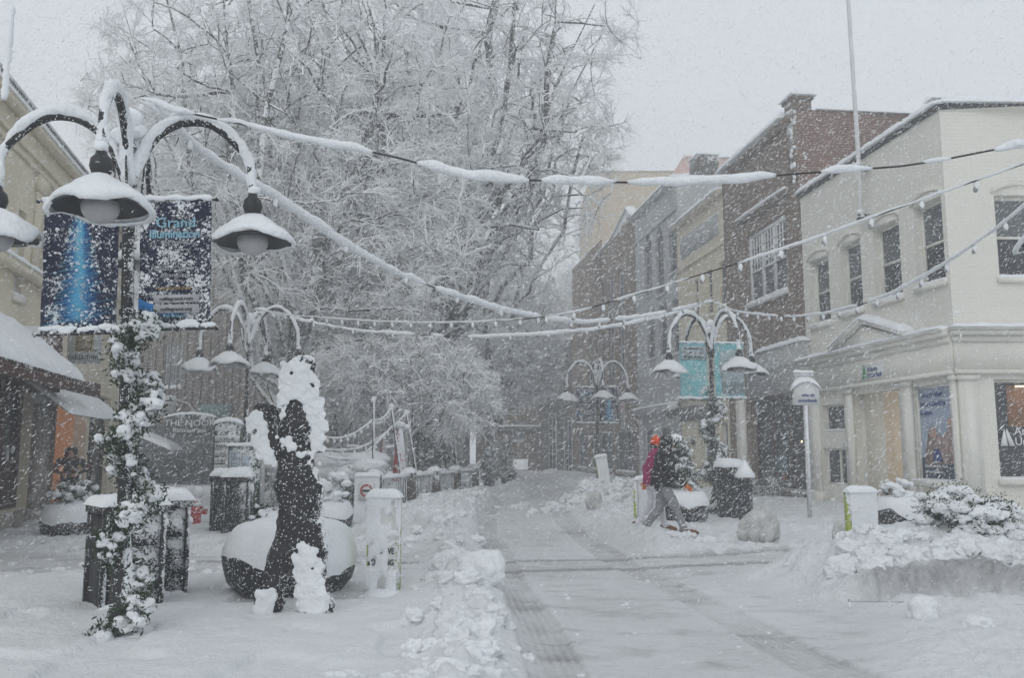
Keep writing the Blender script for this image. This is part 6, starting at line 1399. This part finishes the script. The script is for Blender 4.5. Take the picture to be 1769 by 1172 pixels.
# ------------------------------------------------------------------ striding steel sculpture
Ys = 8.15
def sp(px, py): p = at(px, py, Ys); return (p[0], p[2])
base = at(508, 1074, Ys)
segs = [  # (photo points, radii in photo px)
    ([(515, 640), (517, 690), (514, 740), (507, 790)], [25, 27, 31, 27]),
    ([(524, 650), (536, 700), (546, 750), (546, 770)], [16, 17, 15, 13]),
    ([(507, 790), (508, 840), (515, 880)], [27, 34, 34]),
    ([(512, 800), (530, 850), (532, 872)], [17, 26, 24]),
    ([(503, 770), (487, 790), (467, 770), (452, 735), (455, 716)], [22, 17, 16, 17, 21]),
    ([(512, 880), (503, 920), (484, 980), (463, 1040), (453, 1068)], [33, 29, 24, 21, 19]),
    ([(515, 880), (530, 930), (532, 980), (538, 1030), (545, 1052)], [32, 28, 25, 24, 27])]
sps = []
for P_, r_ in segs:
    pts = [Vector((sp(*q)[0], 0, sp(*q)[1])) for q in P_]; rr = [x * Ys / F_PX for x in r_]; sps += chain(pts, rr, .45)
V, Nn, G = remesh_spheres([((c[0] - base[0], c[1], c[2]), r) for c, r in sps], .018, 2)
V = V + Nn * ((fbm3(V, 5, 4, 5) - .5) * .085)[:, None]; ws_ = sstep(.25, .8, Nn[:, 0]) * sstep(.45, .6, fbm3(V, 3.0, 2, 8) + .12); V = V + Nn * (ws_ * .03 * (.6 + fbm3(V, 16, 2, 6)))[:, None]; V[:, 1] *= .50
ss = thing('steel_sculpture', 'black abstract steel sculpture of a striding figure with raised arm, snow-plastered on its right side', 'sculpture', (base[0], Ys, 0))
V[:, 2] = np.maximum(V[:, 2], .0)
link('figure', mesh_np('figure', V, G), BLACKIRON, ss, 180)
# snow driven onto it
m = MB(); rs = np.random.RandomState(6)
DS = []
def patch(P_, rpx, n, jit, rk=(.35, .7), yk=-1.0):
    for _ in range(n):
        t = rs.rand() * (len(P_) - 1); i = int(t); f = t - i; x = P_[i][0] * (1 - f) + P_[i + 1][0] * f; y = P_[i][1] * (1 - f) + P_[i + 1][1] * f; R_ = np.interp(t, range(len(P_)), rpx)
        o_ = rs.uniform(-1, 1) * jit; x += o_ * R_; q = sp(x, y + rs.uniform(-6, 6)); k = R_ * (rk[0] + (rk[1] - rk[0]) * rs.rand()) * Ys / F_PX
        DS.append(((q[0] - base[0], yk * math.sqrt(max(.05, 1 - (o_ * .8) ** 2)) * R_ * 1.25 * Ys / F_PX - .02, q[1]), k * .95))
patch([(508, 622), (513, 660), (512, 695)], [18, 26, 26], 85, .95, (.16, .36)); patch([(528, 635), (540, 690), (552, 740), (552, 782)], [14, 20, 15, 12], 190, .9, (.22, .50)); patch([(495, 690), (497, 720)], [14, 12], 30, .8, (.2, .5)); patch([(540, 800), (552, 860)], [10, 8], 20, .8, (.25, .6))
patch([(440, 718), (448, 745), (460, 780), (468, 805)], [17, 15, 14, 11], 120, .95, (.2, .45)); patch([(531, 945), (538, 1010), (547, 1052)], [22, 24, 26], 230, .95, (.16, .38)); patch([(464, 1020), (457, 1066)], [18, 17], 60, .8, (.2, .5)); patch([(500, 760), (545, 800)], [22, 16], 26, .9, (.15, .3))
patch([(500, 893), (502, 899)], [9, 10], 5, .4, (.5, .8)); patch([(497, 925), (503, 930)], [8, 9], 4, .4, (.5, .8)); patch([(547, 830), (553, 860)], [8, 8], 10, .6, (.4, .6)); patch([(440, 1078), (470, 1078), (555, 1062), (575, 1064)], [9, 10, 14, 10], 26, .8, (.6, .9), .1)
V, Nn, G = remesh_spheres(DS, .011, 3, noise=(.030, 12), sub=1); V[:, 1] *= .5; V[:, 2] = np.maximum(V[:, 2], 0); link('driven_snow', mesh_np('driven_snow', V, G), SNOWR, ss, 180)
a, b = at(8, 172, 7.3), at(8, 16, 7.3); rd_ = thing('snowy_rod', 'thin upright rod caked in snow rising from the left arm of the near lamp', 'rod', a)
m = MB(); m.tube([(0, 0, 0), (0, 0, b[2] - a[2])], .012, 6); m.build('rod', IRON, rd_); m = MB(); m.tube([(0, -.005, (b[2] - a[2] + .02) * t) for t in np.linspace(0, 1, 24)], [.022 + .014 * random.random() for _ in range(24)], 8); m.build('snow', SNOW, rd_, 180, noise=(.02, 12))
# ------------------------------------------------------------------ people
def person(label, loc, rz, J, mats, scale=1.0, hood=None, extras=None, coat_hem=.86, vox=.014, bulk=1.0):
    """J: joints in the figure's own space, x = walking direction, z up"""
    root = thing('person', label, 'person', loc, rz, None); J = {k: Vector(v) * scale for k, v in J.items()}; s = scale
    chains = [('leg', [J['hipL'], J['kneeL'], J['ankL']], [.092, .066, .048]), ('leg', [J['hipR'], J['kneeR'], J['ankR']], [.092, .066, .048]),
              ('torso', [J['pelvis'] + Vector((0, 0, -.02)), J['waist'], J['chest'], J['neckb']], [.125, .125, .135, .085]),
              ('torso', [(J['hipL'] + J['pelvis']) / 2, (J['hipR'] + J['pelvis']) / 2], [.11, .11]),
              ('torso', [J['shL'], J['chest'] + Vector((0, 0, .04)), J['shR']], [.075, .13, .075]),
              ('arm', [J['shL'], J['elL'], J['wrL']], [.066, .050, .036]), ('arm', [J['shR'], J['elR'], J['wrR']], [.066, .050, .036]),
              ('skin', [J['neckb'], J['head']], [.055, .055])]
    sph = []; kinds = []
    for kd, P, r in chains:
        for c in chain(P, [x * s * (bulk if kd in ('torso', 'arm') else (1 + bulk) / 2 if kd == 'leg' else 1) for x in r], .4): sph.append(c); kinds.append(kd)
    H = J['head']
    for dx, dz, r in ((.0, .04, .088), (.02, .0, .080), (.035, -.055, .058), (-.02, .03, .085)): sph.append((H + Vector((dx, 0, dz)) * s, r * s)); kinds.append('skin')
    for a in ('L', 'R'):   # shoes
        an = J['ank' + a]; d = J['toe' + a] - an
        for c in chain([an - d * .25, an + d * .5, J['toe' + a]], [.045 * s, .046 * s, .036 * s], .4): sph.append(c); kinds.append('boot')
    V, Nn, G = remesh_spheres(sph, vox, 3, sub=2)
    C = np.array([tuple(c) for c, r in sph]); Rr = np.array([r for c, r in sph])
    V = V + Nn * ((fbm3(V * np.array([1, 1, 1.8]), 9, 3, 2) - .5) * .038)[:, None]
    D = (np.linalg.norm(V[:, None, :] - C[None], axis=2) - Rr[None]); own = np.array(kinds)[D.argmin(1)]
    me = mesh_np('body', V, G); o = link('body', me, None, root, 180)
    names = ['skin', 'torso', 'arm', 'leg', 'boot']; 
    for n in names: me.materials.append(mats[n])
    vi = np.zeros(len(me.loops), int); me.loops.foreach_get('vertex_index', vi); ls = np.zeros(len(me.polygons), int); me.polygons.foreach_get('loop_start', ls)
    me.polygons.foreach_set('material_index', np.array([names.index(own[v]) for v in vi[ls]], dtype=np.int32))
    # face: nose, eyes, mouth, ears
    m = MB(); m.blob(H + Vector((.100, 0, -.005)) * s, (.018 * s, .012 * s, .022 * s), 2, 0); m.blob(H + Vector((.0, .086, .01)) * s, (.02 * s, .008 * s, .03 * s), 1, 0); m.blob(H + Vector((.0, -.086, .01)) * s, (.02 * s, .008 * s, .03 * s), 1, 0); m.build('face_features', mats['skin'], o, 180)
    m = MB()
    for sy in (-1, 1): m.blob(H + Vector((.088, sy * .03, .03)) * s, .010 * s, 1, 0)
    m.box(*(np.array([.083, .094]) * s + H[0]), H[1] - .022 * s, H[1] + .022 * s, H[2] - .052 * s, H[2] - .046 * s); m.build('eyes_and_mouth', INK, o)
    # hands with five fingers
    for a in ('L', 'R'):
        w = J['wr' + a]; d = (w - J['el' + a]).normalized(); side = d.cross(Vector((0, 1, 0))); side = side.normalized() if side.length > .1 else Vector((1, 0, 0)); nrm = d.cross(side)
        sp_ = chain([w, w + d * .05 * s, w + d * .09 * s], [.030 * s, .036 * s, .034 * s], .4)
        for f, (off, L) in enumerate(((-.030, .070), (-.010, .082), (.010, .078), (.029, .062))):
            b = w + d * .095 * s + side * off * s; c1 = b + d * L * .5 * s + nrm * .008 * s; c2 = c1 + (d * .7 + nrm * .7) * L * .5 * s; sp_ += chain([b, c1, c2], [.0105 * s, .0095 * s, .008 * s], .5)
        b = w + d * .04 * s - side * .03 * s; sp_ += chain([b, b + (d * .6 - side * .7) * .04 * s, b + (d * .9 - side * .5 + nrm * .4) * .065 * s], [.014 * s, .012 * s, .010 * s], .5)
        V, Nn, G = remesh_spheres([((c[0], c[1], c[2]), r) for c, r in sp_], .006, 1, sub=2); link('hand', mesh_np('hand', V, G), mats['hand'], root, 180)
    # jacket skirt below the waist
    if coat_hem:
        m = MB(); pz = J['pelvis'][2]; c = J['pelvis']; m.lathe([(.150 * s * bulk, .17 * s), (.165 * s * bulk, .05 * s), (.172 * s * bulk, -.08 * s), (.160 * s * bulk, -.085 * s), (.13 * s, .1 * s)], (c[0], c[1], c[2]), 24); V = m.V[-1]; V[:, 1] = c[1] + (V[:, 1] - c[1]) * 1.02; V[:, 0] = c[0] + (V[:, 0] - c[0]) * .92
        m.build('jacket_hem', mats['torso'], o, 180, noise=(.02, 8))
    if hood == 'hood':
        m = MB(); m.blob(H + Vector((-.018, 0, .028)) * s, (.125 * s, .122 * s, .135 * s), 3, .05); m.blob(J['neckb'] + Vector((-.02, 0, .05)) * s, (.115 * s, .125 * s, .075 * s), 3, .08); V = m.V[0]
        f = V[:, 0] - (H[0] + .075 * s); V[:, 0] = np.where(f > 0, H[0] + .075 * s + f * .25, V[:, 0]); m.build('hood', mats['hood'], root, 180)
    if hood == 'hat':
        m = MB(); m.blob(H + Vector((-.012, 0, .055)) * s, (.110 * s, .105 * s, .095 * s), 3, .04); m.blob(H + Vector((-.02, 0, .16)) * s, .03 * s, 2, .1); m.build('hat', mats['hood'], root, 180)
        m = MB(); m.blob(H + Vector((-.05, 0, -.02)) * s, (.07 * s, .09 * s, .11 * s), 2, .1); m.build('hair', HAIR, root, 180)
    return root
W1 = {'pelvis': (0, 0, .93), 'waist': (.02, 0, 1.08), 'chest': (.04, 0, 1.27), 'neckb': (.055, 0, 1.43), 'head': (.10, 0, 1.555),
      'hipL': (0, .09, .88), 'hipR': (0, -.09, .88), 'kneeR': (.20, -.09, .50), 'ankR': (.34, -.09, .11), 'toeR': (.53, -.10, .09),
      'kneeL': (-.06, .09, .48), 'ankL': (-.34, .09, .14), 'toeL': (-.22, .09, .03),
      'shL': (.03, .17, 1.37), 'shR': (.03, -.17, 1.37), 'elR': (.12, -.22, 1.10), 'wrR': (.34, -.20, .90), 'elL': (-.10, .22, 1.12), 'wrL': (-.05, .22, .90)}
p = gpz(1150, 921)
person('walker in black hooded jacket, grey trousers, brown boots and orange gloves, striding ahead', (p[0] - .03, p[1], gh(p[0], p[1]) - .05), R(-8), W1,
       dict(skin=SKIN, torso=JACKETB, arm=JACKETB, leg=JEANSG, boot=BOOT, hand=ORANGEG, hood=JACKETB), 1.0, 'hood', bulk=1.36)
W2 = dict(W1); W2.update(kneeR=(.13, -.09, .49), ankR=(.20, -.09, .11), toeR=(.38, -.09, .07), kneeL=(-.05, .09, .48), ankL=(-.30, .09, .13), toeL=(-.14, .09, .05), elR=(-.02, -.20, 1.11), wrR=(.10, -.2, .92), elL=(-.12, .24, 1.14), wrL=(-.14, .24, .90), head=(.09, 0, 1.55))
person('walker in magenta jacket, orange hat and white trousers, half hidden behind the black-jacketed one', (p[0] - .12, p[1] + .50, gh(p[0], p[1] + .5) - .04), R(-8), W2,
       dict(skin=SKIN, torso=JACKETM, arm=JACKETM, leg=TROUSW, boot=BOOT, hand=ORANGEG, hood=ORANGEH), .97, 'hat', bulk=1.1)
q_ = FL.px(122, 800, -.2); pp = Vector((FL.P[0] + FL.d[0] * q_[0] + FL.inn[0] * .2, FL.P[1] + FL.d[1] * q_[0] + FL.inn[1] * .2, 0))
W3 = {'pelvis': (0, 0, .92), 'waist': (0, 0, 1.08), 'chest': (.01, 0, 1.27), 'neckb': (.02, 0, 1.42), 'head': (.06, 0, 1.54), 'hipL': (0, .09, .88), 'hipR': (0, -.09, .88), 'kneeR': (.03, -.11, .48), 'ankR': (0, -.12, .08), 'toeR': (.16, -.14, .04), 'kneeL': (.03, .11, .48), 'ankL': (0, .12, .08), 'toeL': (.16, .14, .04),
      'shL': (0, .19, 1.35), 'shR': (0, -.19, 1.35), 'elR': (.02, -.30, 1.12), 'wrR': (.20, -.14, 1.04), 'elL': (.02, .30, 1.12), 'wrL': (.20, .14, 1.04)}
pr = person('person in a dark hooded coat with red check sleeves standing before the orange doorway', (pp[0], pp[1], .0), R(-62), W3, dict(skin=SKIN, torso=PLAID, arm=PLAID, leg=JEANSG, boot=BOOT, hand=SKIN, hood=PLAID), .96, 'hood')
m = MB()
for c, r in (((.08, -.31, 1.2), .05), ((.1, .31, 1.2), .05), ((.12, .06, 1.12), .05), ((.10, -.30, 1.1), .045)): m.blob(Vector(c) * .96, (r * .7, r * .6, r), 2, .3)
m.build('red_check_patches', PLAIDR, pr, 180); pr.scale = (1.25, 1.22, 1.0)
# ------------------------------------------------------------------ falling snow
def flakes(n, y0, y1, smin, smax, seed, power=1.0):
    rs = np.random.RandomState(seed); y = (y0 ** power + (y1 ** power - y0 ** power) * rs.rand(n)) ** (1 / power)
    u = rs.uniform(-.74, .74, n); x = u * y; v = rs.uniform(-.34, .66, n); z = EYE + v * y; ok = (z > .05) & (z < 24); x, y, z = x[ok], y[ok], z[ok]; n = len(x)
    s = smin + (smax - smin) * rs.rand(n) ** 2.2
    a = R(-38) + rs.normal(size=n) * .35; d = np.stack([np.cos(a), rs.normal(size=n) * .4, -np.sin(a) * -1.0], 1)      # driven from upper right to lower left
    d = np.stack([-np.cos(a), rs.normal(size=n) * .3, np.sin(a)], 1); d /= np.linalg.norm(d, axis=1)[:, None]; b = np.cross(d, rs.normal(size=(n, 3))); b /= np.linalg.norm(b, axis=1)[:, None]; c = np.cross(d, b)
    P = np.stack([x, y, z], 1); L = (s * (1.6 + 2.6 * rs.rand(n)))[:, None]; s = s[:, None] * .52
    V = np.stack([P + d * L, P - d * L, P + b * s, P - b * s, P + c * s, P - c * s], 1).reshape(-1, 3)
    T = np.array([(0, 2, 4), (0, 4, 3), (0, 3, 5), (0, 5, 2), (1, 4, 2), (1, 3, 4), (1, 5, 3), (1, 2, 5)]); F = (np.arange(n)[:, None, None] * 6 + T[None]).reshape(-1, 3)
    return V, F
Va, Fa = flakes(9000, 3.0, 10, .002, .0060, 1, 2.4); Vb, Fb = flakes(640000, 8, 38, .004, .0108, 2, 1.8); 
me = mesh_np('falling_snow', np.concatenate([Va, Vb]), [Fa, Fb + len(Va)]); o = link('falling_snow', me, M('snowflake', (.88, .90, .92), .9, 0, 1), None, 180); tag(o, kind='stuff')
# ------------------------------------------------------------------ haze
hz = MB(); hz.box(-70, 70, -20, 125, -1.2, 34); hm = bpy.data.materials.new('haze_air'); hm.use_nodes = True; t = hm.node_tree; t.nodes.clear(); ou = t.nodes.new('ShaderNodeOutputMaterial'); pv = t.nodes.new('ShaderNodeVolumePrincipled')
pv.inputs['Color'].default_value = (.93, .95, .98, 1); pv.inputs['Density'].default_value = .0068; pv.inputs['Anisotropy'].default_value = 0.0
t.links.new(pv.outputs[0], ou.inputs['Volume']); o = hz.build('haze', hm); tag(o, kind='stuff')
